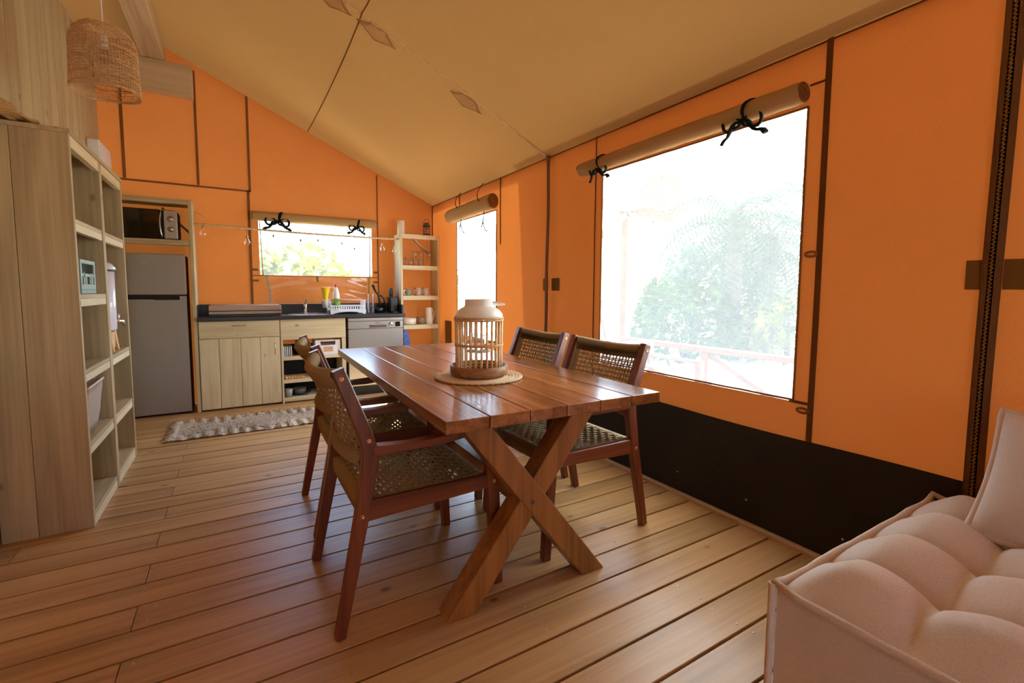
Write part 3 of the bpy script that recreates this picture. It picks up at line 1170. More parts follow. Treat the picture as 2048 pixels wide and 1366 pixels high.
# woven back
bm = bmesh.new()
NZ = 11
NV = 17


def bp(y, z, o=0.0):
    zz = z - 0.018 * (1 - (y / 0.25) ** 2) * max(0, (z - 0.6) / 0.285)
    return (recline(z) + bowback(y) + o, y, zz)


for j in range(NV):
    y = -0.205 + 0.41 * j / (NV - 1)
    for e in (-0.0036, 0.0036):
        P = []
        for i in range(2 * NZ + 3):
            z = 0.58 + 0.30 * i / (2 * NZ + 2)
            P.append(bp(y + e, z, 0.0034 * (1 if (i // 2 + j) % 2 else -1) * (1 if i % 2 else 0)))
        tube(bm, P, 0.0031, 4, cap=False)
for i in range(NZ):
    z = 0.605 + 0.235 * i / (NZ - 1)
    for e in (-0.0036, 0.0036):
        P = [bp(-0.236 + 0.472 * j / (2 * NV), z + e, 0.0038 * (1 if (i + j // 2) % 2 else -1) * (1 if j % 2 else 0)) for j in range(2 * NV + 1)]
        tube(bm, P, 0.0031, 4, cap=False)
for zc, up_ in ((0.575, 0.030), (0.885, -0.048)):
    for k in range(72):
        y = -0.226 + 0.452 * k / 71
        q = Vector(bp(y, zc))
        lo = Vector(bp(y, zc + up_))
        P = []
        for a in range(6):
            th = pi * a / 5
            dirn = 1 if up_ < 0 else -1
            P.append(q + Vector((math.cos(th) * 0.019, 0, math.sin(th) * 0.019 * dirn)))
        P.append(lo + Vector((-0.0075, 0, 0)))
        P.append(lo + Vector((0.0075, 0, 0)))
        tube(bm, P, 0.0034, 4, closed=True)
for s in (-1, 1):
    for k in range(5):
        y = s * (0.214 + 0.0062 * k)
        for o in (-0.004, 0.004):
            tube(bm, [bp(y, 0.585 + 0.29 * i / 8, o) for i in range(9)], 0.0034, 4, cap=False)
obj('woven_back', bm, 'rope', C0, label='olive tan rope weave', kind='stuff')
for s in (-1, 1):
    for (x, z) in ((-0.279, 0.875), (-0.196, 0.66), (-0.222, 0.405), (0.277, 0.425)):
        bm = bmesh.new()
        lathe(bm, [(0.0, 0.0005), (0.003, 0.0005), (0.0045, 0.002), (0.0075, 0.0018), (0.008, 0.0)], (x, s * (HY + 0.018), z), 12, ax=(0, s, 0))
        obj('bolt', bm, 'copper_screw', C0)
C0.location = (0.563, 1.817, 0)
dup(C0, (0.60, 2.53, 0), math.radians(-1.0), label='rope armchair on the shelf side of the table, further along towards the kitchen')
dup(C0, (1.412, 1.848, 0), pi + math.radians(1.0), label='rope armchair in front of the large window, nearest the sofa')
dup(C0, (1.44, 2.52, 0), pi + math.radians(-1.0), label='rope armchair between the table and the brown cable sleeve')

# ------------------------------------------------------------------ lantern on the table
LX, LY = 0.985, 1.955
bm = bmesh.new()
prof = []
NR = 14
for i in range(NR + 1):
    r = 0.198 * i / NR
    prof.append((max(r, 0.0), 0.7525 + 0.008 + 0.0022 * math.sin(i * pi)))
for i in range(NR):
    tube(bm, [(LX + (0.0072 + 0.0142 * i) * math.cos(a), LY + (0.0072 + 0.0142 * i) * math.sin(a), TZ + 0.0052 + 0.0008 * math.sin(a * 9 + i)) for a in [2 * pi * k / (8 + 5 * i) for k in range(8 + 5 * i)]], 0.0078, 5, closed=True, flat=0.6)
P = []
for k in range(120):
    a = 2 * pi * k / 120
    rr = 0.2 + 0.004 * math.sin(k * pi * 0.9)
    P.append((LX + rr * math.cos(a), LY + rr * math.sin(a), TZ + 0.0058 + 0.0015 * math.sin(k * 2.3)))
tube(bm, P, 0.0062, 5, closed=True, flat=0.8)
obj('placemat', bm, 'jute', label='round jute placemat under the rattan lantern', cat='placemat')
ZT = TZ + 0.0115
LT = thing('lantern', 'rattan cage lantern with cream metal lid on the table', 'lantern', (LX, LY, ZT))
bm = bmesh.new()
lathe(bm, [(0.0, ZT), (0.118, ZT), (0.130, ZT + 0.006), (0.136, ZT + 0.02), (0.137, ZT + 0.05), (0.133, ZT + 0.052), (0.126, ZT + 0.05), (0.124, ZT + 0.018), (0.0, ZT + 0.016)], (LX, LY, 0), 40)
obj('wooden_tray', bm, 'brown_tray', LT)
RC = 0.108
for k in range(26):
    a = 2 * pi * k / 26
    bm = bmesh.new()
    c, s_ = math.cos(a), math.sin(a)
    tube(bm, [(LX + (RC + 0.002 * math.sin(z * 20)) * c, LY + RC * s_, z) for z in (ZT + 0.02, ZT + 0.10, ZT + 0.18, ZT + 0.275)], 0.0048, 6)
    obj('rattan_bar', bm, 'rattan_light', LT)
for z, r in ((ZT + 0.024, 0.0055), (ZT + 0.04, 0.003), (ZT + 0.145, 0.0035), (ZT + 0.150, 0.003), (ZT + 0.262, 0.005), (ZT + 0.272, 0.005)):
    bm = bmesh.new()
    tube(bm, [(LX + (RC + 0.005) * math.cos(a), LY + (RC + 0.005) * math.sin(a), z) for a in [2 * pi * k / 40 for k in range(40)]], r, 6, closed=True)
    tube(bm, [(LX + (RC - 0.005) * math.cos(a), LY + (RC - 0.005) * math.sin(a), z) for a in [2 * pi * k / 40 for k in range(40)]], r, 6, closed=True)
    obj('rattan_ring', bm, 'rattan', LT)
bm = bmesh.new()
lathe(bm, [(0.104, ZT + 0.270), (0.112, ZT + 0.276), (0.112, ZT + 0.288), (0.100, ZT + 0.305), (0.082, ZT + 0.317), (0.070, ZT + 0.324), (0.066, ZT + 0.330), (0.066, ZT + 0.356), (0.062, ZT + 0.358), (0.058, ZT + 0.352)], (LX, LY, 0), 40)
lid = obj('lid', bm, 'cream_metal', LT)
bm = bmesh.new()
P = []
for k in range(33):
    a = pi * k / 32
    P.append((LX + 0.070 * math.cos(pi * k / 32 + pi) * 0.62 + 0.098 * math.sin(a) * 0.86, LY - 0.070 * math.cos(pi * k / 32 + pi) * 0.78 - 0.098 * math.sin(a) * 0.51, ZT + 0.345 - 0.012 * math.sin(a)))
tube(bm, P, 0.0058, 8, flat=0.8)
obj('carry_handle', bm, 'cream_metal', lid)
bm = bmesh.new()
lathe(bm, [(0.0, ZT + 0.12), (0.036, ZT + 0.12), (0.038, ZT + 0.125), (0.038, ZT + 0.20), (0.0365, ZT + 0.20), (0.0355, ZT + 0.128), (0.0, ZT + 0.126)], (LX, LY, 0), 24)
obj('candle_glass', bm, 'glass', LT)
bm = bmesh.new()
lathe(bm, [(0.0, ZT + 0.112), (0.062, ZT + 0.112), (0.062, ZT + 0.118), (0.0, ZT + 0.118)], (LX, LY, 0), 20)
for a in (0.4, 2.5, 4.6):
    beam(bm, (LX + 0.055 * math.cos(a), LY + 0.055 * math.sin(a), ZT + 0.115), (LX + 0.105 * math.cos(a), LY + 0.105 * math.sin(a), ZT + 0.147), 0.003, 0.003)
obj('glass_holder', bm, 'cream_metal', LT)

# ------------------------------------------------------------------ sofa with cushion
SX0, SX1, SY0, SY1 = 1.145, 2.135, -1.39, 0.612
SF = thing('sofa', 'beige linen sofa module with tufted seat and piped edges', 'sofa', ((SX0 + SX1) / 2, (SY0 + SY1) / 2, 0))


def seat_z(x, y):
    cu, cv = 0.2475, 0.25
    u = (x - SX0) / cu
    v = (SY1 - y) / cv
    su, sv = abs(math.sin(pi * u)), abs(math.sin(pi * v))
    if u < 1 or u > 3:
        su = su if not (u < 1) else max(su, 0)
    puff = (su ** 0.55) * (sv ** 0.55)
    # the seams lie deep at the tufts and shallow near the border
    tuft = (1 - su ** 0.8) * (1 - sv ** 0.8)
    seam = 0.45 + 0.55 * max(su, sv) ** 0.5
    e = min(x - SX0, SX1 - x, SY1 - y, y - SY0)
    edge = min(1, e / 0.10) ** 0.6
    zc = 0.418 + edge * (0.026 + 0.058 * (su * sv) ** 0.5 + 0.022 * (max(su, sv) ** 0.5 - 1) - 0.026 * tuft)
    return zc


bm = bmesh.new()
nx, ny = 76, 150
g = []
for i in range(nx + 1):
    x = SX0 + (SX1 - SX0) * i / nx
    g.append([bm.verts.new((x, SY0 + (SY1 - SY0) * j / ny, seat_z(x, SY0 + (SY1 - SY0) * j / ny))) for j in range(ny + 1)])
for i in range(nx):
    for j in range(ny):
        bm.faces.new((g[i][j], g[i + 1][j], g[i + 1][j + 1], g[i][j + 1])).smooth = True
obj('tufted_seat', bm, 'sofa_linen', SF)
bm = bmesh.new()
ring = []
SIDES = (((SX0, SY0), (SX1, SY0), 20, (0, -1)), ((SX1, SY0), (SX1, SY1), 36, (1, 0)), ((SX1, SY1), (SX0, SY1), 20, (0, 1)), ((SX0, SY1), (SX0, SY0), 36, (-1, 0)))
for (a, b, n, nrm) in SIDES:
    for i in range(n):
        ring.append((a[0] + (b[0] - a[0]) * i / n, a[1] + (b[1] - a[1]) * i / n))
    rows = []
    for q in range(9):
        row = []
        for i in range(n + 1):
            f = i / n
            bl = 0.012 * math.sin(pi * q / 8) * min(1, 8 * f, 8 * (1 - f)) + 0.003 * nz(f * 9, q * 0.4, n)
            row.append(bm.verts.new((a[0] + (b[0] - a[0]) * f + nrm[0] * bl, a[1] + (b[1] - a[1]) * f + nrm[1] * bl, 0.03 + 0.388 * q / 8)))
        rows.append(row)
    for p, r in zip(rows[:-1], rows[1:]):
        for k in range(n):
            bm.faces.new((p[k], p[k + 1], r[k + 1], r[k])).smooth = True
obj('base', bm, 'sofa_linen', SF)
bm = bmesh.new()
P = []
for x, y in ring:
    ox = -1 if x == SX0 else 1 if x == SX1 else 0
    oy = -1 if y == SY0 else 1 if y == SY1 else 0
    w = 0.006 * nz(x * 9, y * 9, 1.0)
    P.append((x + ox * (0.004 + w * 0.5), y + oy * (0.004 + w * 0.5), 0.421 + w + (0.014 if ox and oy else 0)))
tube(bm, P, 0.0105, 8, closed=True)
for x, y in ((SX0, SY1), (SX0, SY0), (SX1, SY1), (SX1, SY0)):
    tube(bm, [(x + (-0.008 if x == SX0 else 0.008), y + (0.008 if y == SY1 else -0.008), z) for z in (0.03, 0.15, 0.28, 0.432)], 0.0095, 8)
obj('piping', bm, 'sofa_linen', SF)
for x in (SX0 + 0.1, SX1 - 0.1):
    for y in (SY0 + 0.1, SY1 - 0.1):
        bm = bmesh.new()
        lathe(bm, [(0.0, 0.0), (0.022, 0.0), (0.025, 0.032), (0.0, 0.032)], (x, y, 0), 12)
        obj('foot', bm, 'black_plastic', SF)
# seams drawn as thin stitched cords in the valleys
bm = bmesh.new()
for i in range(1, 4):
    x = SX0 + 0.2475 * i
    tube(bm, [(x, y, seat_z(x, y) + 0.0005) for y in [SY0 + 0.03 + (SY1 - SY0 - 0.05) * j / 120 for j in range(121)]], 0.0022, 5)
for i in range(1, 8):
    y = SY1 - 0.25 * i
    tube(bm, [(x, y, seat_z(x, y) + 0.0005) for x in [SX0 + 0.02 + (SX1 - SX0 - 0.04) * j / 80 for j in range(81)]], 0.0022, 5)
obj('stitching', bm, 'sofa_linen', SF, kind='stuff')

# leaning cushion
CU = thing('cushion', 'beige linen cushion with piped seam leaning on the sofa', 'cushion', (1.90, 0.19, 0.45))
o3 = Vector((1.800, 0.235, 0.474))
ey = Vector((0, 1, 0))
eu = Vector((math.sin(math.radians(38)), 0, math.cos(math.radians(38))))
en = Vector((-eu.z, 0, eu.x))
CSZ = 0.40


def cush(u, v, sgn):
    a = (1 - abs(u) ** 3.0) * (1 - abs(v) ** 3.0)
    pinch = 1 - 0.05 * (u * u) * (1 - v * v) - 0.05 * (v * v) * (1 - u * u) + 0.02 * (u * v) ** 2
    return o3 + ey * (u * CSZ / 2 * pinch) + eu * ((v + 1) * CSZ / 2 * pinch) + en * sgn * (0.075 * max(a, 0) ** 0.55 + 0.004)


bm = bmesh.new()
for sgn in (-1, 1):
    g = [[bm.verts.new(cush(-1 + 2 * i / 26, -1 + 2 * j / 26, sgn)) for j in range(27)] for i in range(27)]
    for i in range(26):
        for j in range(26):
            q = (g[i][j], g[i + 1][j], g[i + 1][j + 1], g[i][j + 1])
            bm.faces.new(q if sgn > 0 else q[::-1]).smooth = True
obj('cover', bm, 'sofa_linen', CU)
bm = bmesh.new()
P = []
for k in range(88):
    a = k / 22
    e, f = int(a), a - int(a)
    u, v = [(-1 + 2 * f, -1), (1, -1 + 2 * f), (1 - 2 * f, 1), (-1, 1 - 2 * f)][e]
    P.append((cush(u, v, 1) + cush(u, v, -1)) / 2)
tube(bm, P, 0.0105, 8, closed=True)
obj('piping', bm, 'sofa_linen', CU)

# ------------------------------------------------------------------ tall pigeonhole shelf unit on the left
SH = thing('shelf_unit', 'tall grey stained wooden pigeonhole shelf standing by the plank wall', 'shelf', (-0.785, 3.49, 0))
FX, BX = -0.625, -0.945
Y0, YM, Y1, HS = 2.918, 3.497, 4.075, 1.868
th = 0.026
for y in (Y0, YM - th - 0.001, YM + 0.001, Y1 - th):
    for a, b in ((-0.821, FX), (BX, -0.823)):
        bm = bmesh.new()
        box(bm, a, b, y, y + th, 0.0, HS, 0.0015)
        obj('side_board', bm, 'stain_z', SH)
for y0, y1, lv in ((Y0 + th, YM - th - 0.001, (1.487, 1.132, 0.768, 0.412, 0.066)), (YM + 0.001 + th, Y1 - th, (1.487, 0.768, 0.412, 0.066))):
    for z in lv:
        bm = bmesh.new()
        box(bm, BX, FX - 0.004, y0 + 0.0005, y1 - 0.0005, z - 0.022, z, 0.001)
        obj('shelf_board', bm, 'stain_y', SH)
        bm = bmesh.new()
        box(bm, FX - 0.03, FX - 0.002, y0 + 0.0005, y1 - 0.014, z - (0.066 if z < 0.1 else 0.058), z - 0.0225, 0.001)
        obj('shelf_rail', bm, 'pale_y', SH)
    bm = bmesh.new()
    box(bm, BX, FX + 0.004, y0 - th, y1 + th, HS + 0.0005, HS + 0.022, 0.001)
    obj('top_board', bm, 'stain_y', SH)
    bm = bmesh.new()
    box(bm, FX - 0.03, FX - 0.002, y0 + 0.0005, y1 - 0.0005, HS - 0.055, HS - 0.0005, 0.001)
    obj('shelf_rail', bm, 'pale_y', SH)

# things on the shelf unit
sx = -0.70
CR = thing('plastic_crate', 'grey green folding plastic crate on the tall shelf', 'crate', (-0.72, 3.24, 1.1325))
z0 = 1.1325
bm = bmesh.new()
box(bm, -0.80, -0.652, 3.10, 3.385, z0, z0 + 0.022, 0.003)
obj('crate_base', bm, 'crate_green', CR)
for xx in (-0.80, -0.660):
    bm = bmesh.new()
    for a, b, c, d_ in ((3.10, 3.385, z0 + 0.022, z0 + 0.05), (3.10, 3.385, z0 + 0.155, z0 + 0.175), (3.10, 3.125, z0 + 0.05, z0 + 0.155), (3.36, 3.385, z0 + 0.05, z0 + 0.155), (3.155, 3.175, z0 + 0.05, z0 + 0.11), (3.31, 3.33, z0 + 0.05, z0 + 0.11), (3.125, 3.36, z0 + 0.088, z0 + 0.105), (3.19, 3.205, z0 + 0.05, z0 + 0.09), (3.28, 3.295, z0 + 0.05, z0 + 0.09)):
        box(bm, xx, xx + 0.008, a, b, c, d_, 0.0015)
    obj('slotted_side', bm, 'crate_green', CR)
for yy in (3.10, 3.377):
    bm = bmesh.new()
    box(bm, -0.792, -0.660, yy, yy + 0.008, z0 + 0.022, z0 + 0.165, 0.0015)
    obj('end_panel', bm, 'crate_green', CR)
for yy in (3.092, 3.387):
    bm = bmesh.new()
    box(bm, -0.70, -0.656, yy, yy + 0.008, z0 + 0.08, z0 + 0.18, 0.002)
    obj('latch', bm, 'grey_plastic', CR)
bm = bmesh.new()
box(bm, -0.668, -0.664, 3.21, 3.28, z0 + 0.022, z0 + 0.088)
obj('cardboard_insert', bm, 'peach', CR)

DS = thing('drink_dispenser', 'white cylindrical drink dispenser with chrome tap on wooden stand', 'dispenser', (-0.745, 3.80, 0.7685))
dx, dy, z0 = -0.735, 3.80, 0.7685
bm = bmesh.new()
for a in (0.1, 2.2, 4.3):
    pass
for yy in (-1, 1):
    prism(bm, [(dx - 0.085, z0), (dx + 0.085, z0), (dx + 0.070, z0 + 0.13), (dx - 0.070, z0 + 0.13)], dy + yy * 0.07 - 0.018, dy + yy * 0.07 + 0.018, 'xz', 0.003)
box(bm, dx + 0.045, dx + 0.07, dy - 0.05, dy + 0.05, z0 + 0.02, z0 + 0.12, 0.003)
obj('wooden_stand', bm, 'light_wood', DS)
bm = bmesh.new()
lathe(bm, [(0.0, z0 + 0.132), (0.088, z0 + 0.132), (0.092, z0 + 0.14), (0.094, z0 + 0.50), (0.0, z0 + 0.50)], (dx, dy, 0), 32)
obj('tank', bm, 'white_enamel', DS)
bm = bmesh.new()
lathe(bm, [(0.0, z0 + 0.501), (0.100, z0 + 0.501), (0.100, z0 + 0.509), (0.0, z0 + 0.509)], (dx, dy, 0), 32)
obj('rim', bm, 'black_plastic', DS)
bm = bmesh.new()
lathe(bm, [(0.0, z0 + 0.5095), (0.104, z0 + 0.5095), (0.100, z0 + 0.525), (0.078, z0 + 0.552), (0.03, z0 + 0.566), (0.0, z0 + 0.568)], (dx, dy, 0), 32)
obj('lid', bm, 'white_enamel', DS)
bm = bmesh.new()
tv = Vector((0.62, 0.78, 0)).normalized()
pz = Vector((dx, dy, z0 + 0.185))
tube(bm, [pz + tv * 0.09, pz + tv * 0.135, pz + tv * 0.16 + Vector((0, 0, -0.004)), pz + tv * 0.175 + Vector((0, 0, -0.03))], 0.010, 8)
tube(bm, [pz + tv * 0.135, pz + tv * 0.135 + Vector((0, 0, 0.045))], 0.006, 8)
lathe(bm, [(0.02, 0.0), (0.02, 0.008), (0.0, 0.008)], pz + tv * 0.09, 12, ax=tv)
obj('tap', bm, 'chrome', DS)

BN = thing('storage_bin', 'cream canvas storage bin standing on the tall shelf', 'storage bin', (-0.77, 3.25, 0.4125))
bm = bmesh.new()
z0 = 0.4125
lo = [(-0.90, 3.085), (-0.672, 3.085), (-0.672, 3.345), (-0.90, 3.345)]
hi = [(-0.91, 3.055), (-0.648, 3.055), (-0.655, 3.425), (-0.91, 3.425)]
rows = []
for q in range(7):
    f = q / 6
    row = []
    for k in range(4):
        a0, a1 = Vector(lo[k]), Vector(lo[(k + 1) % 4])
        b0, b1 = Vector(hi[k]), Vector(hi[(k + 1) % 4])
        for i in range(8):
            p = (a0 + (a1 - a0) * i / 8) * (1 - f) + (b0 + (b1 - b0) * i / 8) * f
            row.append(bm.verts.new((p.x + 0.004 * nz(i * 0.9, q * 0.7, k), p.y + 0.004 * nz(q, i, k), z0 + 0.245 * f + (0.008 * math.sin(i) if q == 6 else 0))))
    rows.append(row)
for a, b in zip(rows[:-1], rows[1:]):
    for k in range(32):
        bm.faces.new((a[k], a[(k + 1) % 32], b[(k + 1) % 32], b[k])).smooth = True
bm.faces.new(rows[0][::-1])
bmesh.ops.solidify(bm, geom=bm.faces[:], thickness=0.005)
obj('fabric_body', bm, 'bin_canvas', BN)
bm = bmesh.new()
top = [(p[0], p[1], z0 + 0.245) for p in hi]
tube(bm, [Vector(top[k]) + (Vector(top[(k + 1) % 4]) - Vector(top[k])) * i / 6 for k in range(4) for i in range(6)], 0.006, 6, closed=True)
obj('hem', bm, 'bin_canvas', BN)

HT = thing('straw_hat', 'woven straw hat lying on top of the tall shelf', 'hat', (-0.83, 3.05, HS + 0.0225))
bm = bmesh.new()
z0 = HS + 0.0225
hc = Vector((-0.895, 2.99, z0 + 0.012))
lathe(bm, [(0.150, 0.010), (0.135, 0.0), (0.09, 0.004), (0.085, 0.03), (0.078, 0.075), (0.05, 0.092), (0.0, 0.095)], hc, 36)
obj('crown_and_brim', bm, 'straw', HT)
bm = bmesh.new()
for r in (0.098, 0.112, 0.126, 0.140, 0.152):
    tube(bm, [hc + Vector((r * math.cos(a), r * math.sin(a), 0.004 + 0.006 * math.sin(a * 7 + r * 90) + (r - 0.09) * 0.12)) for a in [2 * pi * k / 60 for k in range(60)]], 0.0065, 5, closed=True)
obj('brim_braid', bm, 'straw', HT)

bm = bmesh.new()
box(bm, XP + 0.001, -0.912, 5.15, 5.56, 1.98, 2.392, 0.012, 2)
EB = obj('electric_cabinet', bm, 'white_plastic', label='white wall mounted electric cabinet on the plank wall', cat='cabinet')
bm = bmesh.new()
box(bm, -0.912, -0.906, 5.18, 5.53, 2.01, 2.36, 0.002)
o = obj('cover_panel', bm, 'white_plastic', EB)

# ------------------------------------------------------------------ pendant basket lamp
PL = thing('pendant_lamp', 'woven rattan basket pendant lamp on a white cord', 'lamp', (-0.55, 3.37, 2.215))
lx, ly = -0.555, 3.37


def lampR(z):
    t_ = (z - 2.215) / 0.335
    return 0.150 - 0.012 * t_ - 0.035 * max(0, t_ - 0.75) ** 1.2 * 8 * 0.25 - (0.035 * ((t_ - 0.8) / 0.2) ** 2 if t_ > 0.8 else 0)


bm = bmesh.new()
for k in range(64):
    a = 2 * pi * k / 64
    tube(bm, [(lx + lampR(z) * math.cos(a + 0.01 * math.sin(z * 30)), ly + lampR(z) * math.sin(a), z) for z in [2.215 + 0.335 * i / 10 for i in range(11)]], 0.0016, 4, cap=False)
obj('upright_canes', bm, 'rattan', PL, kind='stuff')
bm = bmesh.new()
bands = [(2.215, 5), (2.243, 1), (2.256, 1), (2.272, 4), (2.298, 1), (2.311, 1), (2.326, 1), (2.345, 5), (2.375, 1), (2.39, 1), (2.405, 1), (2.422, 4), (2.446, 1), (2.462, 3), (2.485, 2), (2.505, 5), (2.53, 6)]
for z, n in bands:
    for i in range(n):
        zz = z + i * 0.0042
        if zz > 2.55:
            continue
        ph = random.uniform(0, 6)
        tube(bm, [(lx + (lampR(zz) + 0.0015 * (1 if (k + i) % 2 else -1)) * math.cos(2 * pi * k / 48), ly + (lampR(zz) + 0.0015 * (1 if (k + i) % 2 else -1)) * math.sin(2 * pi * k / 48), zz + 0.0035 * math.sin(2 * pi * k / 48 * 3 + ph)) for k in range(48)], 0.0019, 4, closed=True)
obj('woven_bands', bm, 'rattan', PL, kind='stuff')
bm = bmesh.new()
tube(bm, [(lx, ly, 3.262), (lx, ly, 2.52)], 0.004, 8)
obj('cord', bm, 'cord_white', PL)
bm = bmesh.new()
lathe(bm, [(0.0, 2.52), (0.02, 2.52), (0.022, 2.47), (0.016, 2.45), (0.0, 2.45)], (lx, ly, 0), 14)
for a in (0, 2.1, 4.2):
    beam(bm, (lx, ly, 2.515), (lx + 0.105 * math.cos(a), ly + 0.105 * math.sin(a), 2.53), 0.003, 0.003)
obj('lamp_holder', bm, 'cream_metal', PL)
bm = bmesh.new()
lathe(bm, [(0.0, 2.37), (0.018, 2.374), (0.028, 2.39), (0.029, 2.41), (0.02, 2.435), (0.013, 2.45)], (lx, ly, 0), 16)
obj('bulb', bm, 'glass_smoke', PL)

# ------------------------------------------------------------------ fridge bay
KF = 5.20
AC = thing('appliance_cabinet', 'open wooden bay around the fridge with a microwave shelf', 'cabinet', (-0.645, 5.41, 0))
pbox('side_panel', AC, 'stain_z', -0.335, -0.305, KF, 5.60, 0.0, 1.97, bev=0.002)
pbox('side_panel', AC, 'stain_z', -0.985, -0.957, KF, 5.60, 0.0, 1.97, bev=0.002)
pbox('top_board', AC, 'stain_x', -0.9565, -0.3355, KF, 5.60, 1.948, 1.97, bev=0.002)
pbox('front_rail', AC, 'stain_x', -0.9565, -0.3355, KF, KF + 0.03, 1.922, 1.9475, bev=0.002)
pbox('shelf_board', AC, 'stain_x', -0.9565, -0.3355, KF + 0.004, 5.60, 1.582, 1.604, bev=0.002)
pbox('shelf_rail', AC, 'stain_x', -0.9565, -0.3355, KF, KF + 0.03, 1.556, 1.5815, bev=0.002)
bm = bmesh.new()
beam(bm, (-0.345, 5.585, 1.70), (-0.56, 5.585, 1.93), 0.018, 0.06, (0, 1, 0))
obj('corner_brace', bm, 'stain_x', AC)

FR = thing('fridge', 'tall grey steel fridge freezer standing in the wooden bay', 'fridge', (-0.645, 5.41, 0))
pbox('body', FR, 'black_matte', -0.918, -0.378, 5.262, 5.595, 0.0, 1.472, bev=0.004)
bm = bmesh.new()
box(bm, -0.920, -0.376, 5.215, 5.2615, 1.108, 1.475, 0.006, 2)
d1 = obj('freezer_door', bm, 'fridge_steel', FR)
bm = bmesh.new()
prism(bm, [(-0.920, 0.02), (-0.376, 0.02), (-0.376, 1.098), (-0.430, 1.098), (-0.430, 1.062), (-0.920, 1.062)], 5.215, 5.2615, 'xz', 0.003)
d2 = obj('fridge_door', bm, 'fridge_steel', FR)
pbox('handle_recess', FR, 'black_matte', -0.915, -0.432, 5.24, 5.2612, 1.064, 1.107, bev=0)
pbox('handle_strip', d2, 'steel', -0.86, -0.62, 5.214, 5.222, 1.060, 1.066, bev=0.001)
pbox('chrome_edge', d1, 'chrome', -0.3755, -0.373, 5.216, 5.226, 1.115, 1.47, bev=0)


def text_obj(name, body, parent, mat, loc, size, rot, extr=0.0006):
    c = bpy.data.curves.new(name, 'FONT')
    c.body = body
    c.size = size
    c.extrude = extr
    c.align_x = 'CENTER'
    c.align_y = 'CENTER'
    tmp = bpy.data.objects.new(name + '_tmp', c)
    COL.objects.link(tmp)
    dg = bpy.context.evaluated_depsgraph_get()
    me = bpy.data.meshes.new_from_object(tmp.evaluated_get(dg))
    bpy.data.objects.remove(tmp)
    bpy.data.curves.remove(c)
    me.materials.clear()
    me.materials.append(MATS[mat])
    o = bpy.data.objects.new(name, me)
    COL.objects.link(o)
    o.parent = parent
    o.location = Vector(loc) - WL[parent.name]
    o.rotation_euler = rot
    WL[o.name] = Vector(loc)
    return o


text_obj('brand_mark', 'beko', d1, 'grey_light', (-0.672, 5.2143, 1.392), 0.035, (pi / 2, 0, 0))

MW = thing('microwave', 'silver and black microwave oven on the shelf above the fridge', 'microwave', (-0.65, 5.41, 1.6045))
pbox('housing', MW, 'black_matte', -0.880, -0.422, 5.266, 5.57, 1.612, 1.868, bev=0.004)
bm = bmesh.new()
box(bm, -0.882, -0.548, 5.25, 5.2655, 1.614, 1.870, 0.004)
dr = obj('door', bm, 'black_glass', MW)
bm = bmesh.new()
tube(bm, [(-0.536 - 0.012 * math.cos(pi * (i / 8 - 0.5)), 5.245 - 0.010 * math.cos(pi * (i / 8 - 0.5)), 1.625 + 0.235 * i / 8) for i in range(9)], 0.012, 8, flat=0.6)
obj('door_handle', bm, 'chrome', dr)
bm = bmesh.new()
box(bm, -0.520, -0.420, 5.248, 5.2655, 1.612, 1.870, 0.006, 2)
cp = obj('control_panel', bm, 'steel', MW)
for z in (1.790, 1.700):
    bm = bmesh.new()
    lathe(bm, [(0.026, 0.0), (0.026, 0.004), (0.021, 0.005), (0.020, 0.018), (0.0, 0.019)], (-0.470, 5.2478, z), 20, ax=(0, -1, 0))
    k = obj('knob', bm, 'steel', cp)
for x in (-0.85, -0.46):
    for y in (5.29, 5.54):
        bm = bmesh.new()
        lathe(bm, [(0.0, 1.6045), (0.012, 1.6045), (0.012, 1.6125), (0.0, 1.6125)], (x, y, 0), 10)
        obj('foot', bm, 'black_plastic', MW)

# ------------------------------------------------------------------ kitchen units
CT, CBZ = 0.897, 0.862
BC = thing('base_cabinet', 'pale wooden base cabinet with one drawer and plank door', 'cabinet', (0.04, 5.4, 0))
pbox('carcass', BC, 'pale_z', -0.303, 0.384, 5.223, 5.598, 0.012, CBZ - 0.002, bev=0.001)
bm = bmesh.new()
box(bm, -0.296, 0.378, KF, 5.2225, 0.694, CBZ - 0.006, 0.003)
dw = obj('drawer', bm, 'pale_x', BC)


def bar_handle(parent, a, b, out=0.028, r=0.004, mat='brass'):
    a, b = Vector(a), Vector(b)
    o_ = Vector((0, -out, 0))
    bm = bmesh.new()
    tube(bm, [a, a + o_ * 0.8, a + o_ + (b - a) * 0.05, (a + b) / 2 + o_, b + o_ - (b - a) * 0.05, b + o_ * 0.8, b], r, 8)
    return obj('handle', bm, mat, parent)


bar_handle(dw, (-0.030, KF + 0.001, 0.812), (0.090, KF + 0.001, 0.812))
bm = bmesh.new()
box(bm, -0.292, 0.374, KF + 0.0125, 5.2225, 0.025, 0.684, 0.001)
cdoor = obj('door', bm, 'pale_z', BC)
for a, b in ((-0.296, -0.143), (-0.139, 0.035), (0.039, 0.201), (0.205, 0.378)):
    bm = bmesh.new()
    box(bm, a, b, KF - 0.002, KF + 0.012, 0.020, 0.688, 0.002)
    obj('door_plank', bm, 'pale_z', cdoor)
bar_handle(cdoor, (0.333, KF - 0.001, 0.515), (0.333, KF - 0.001, 0.628))

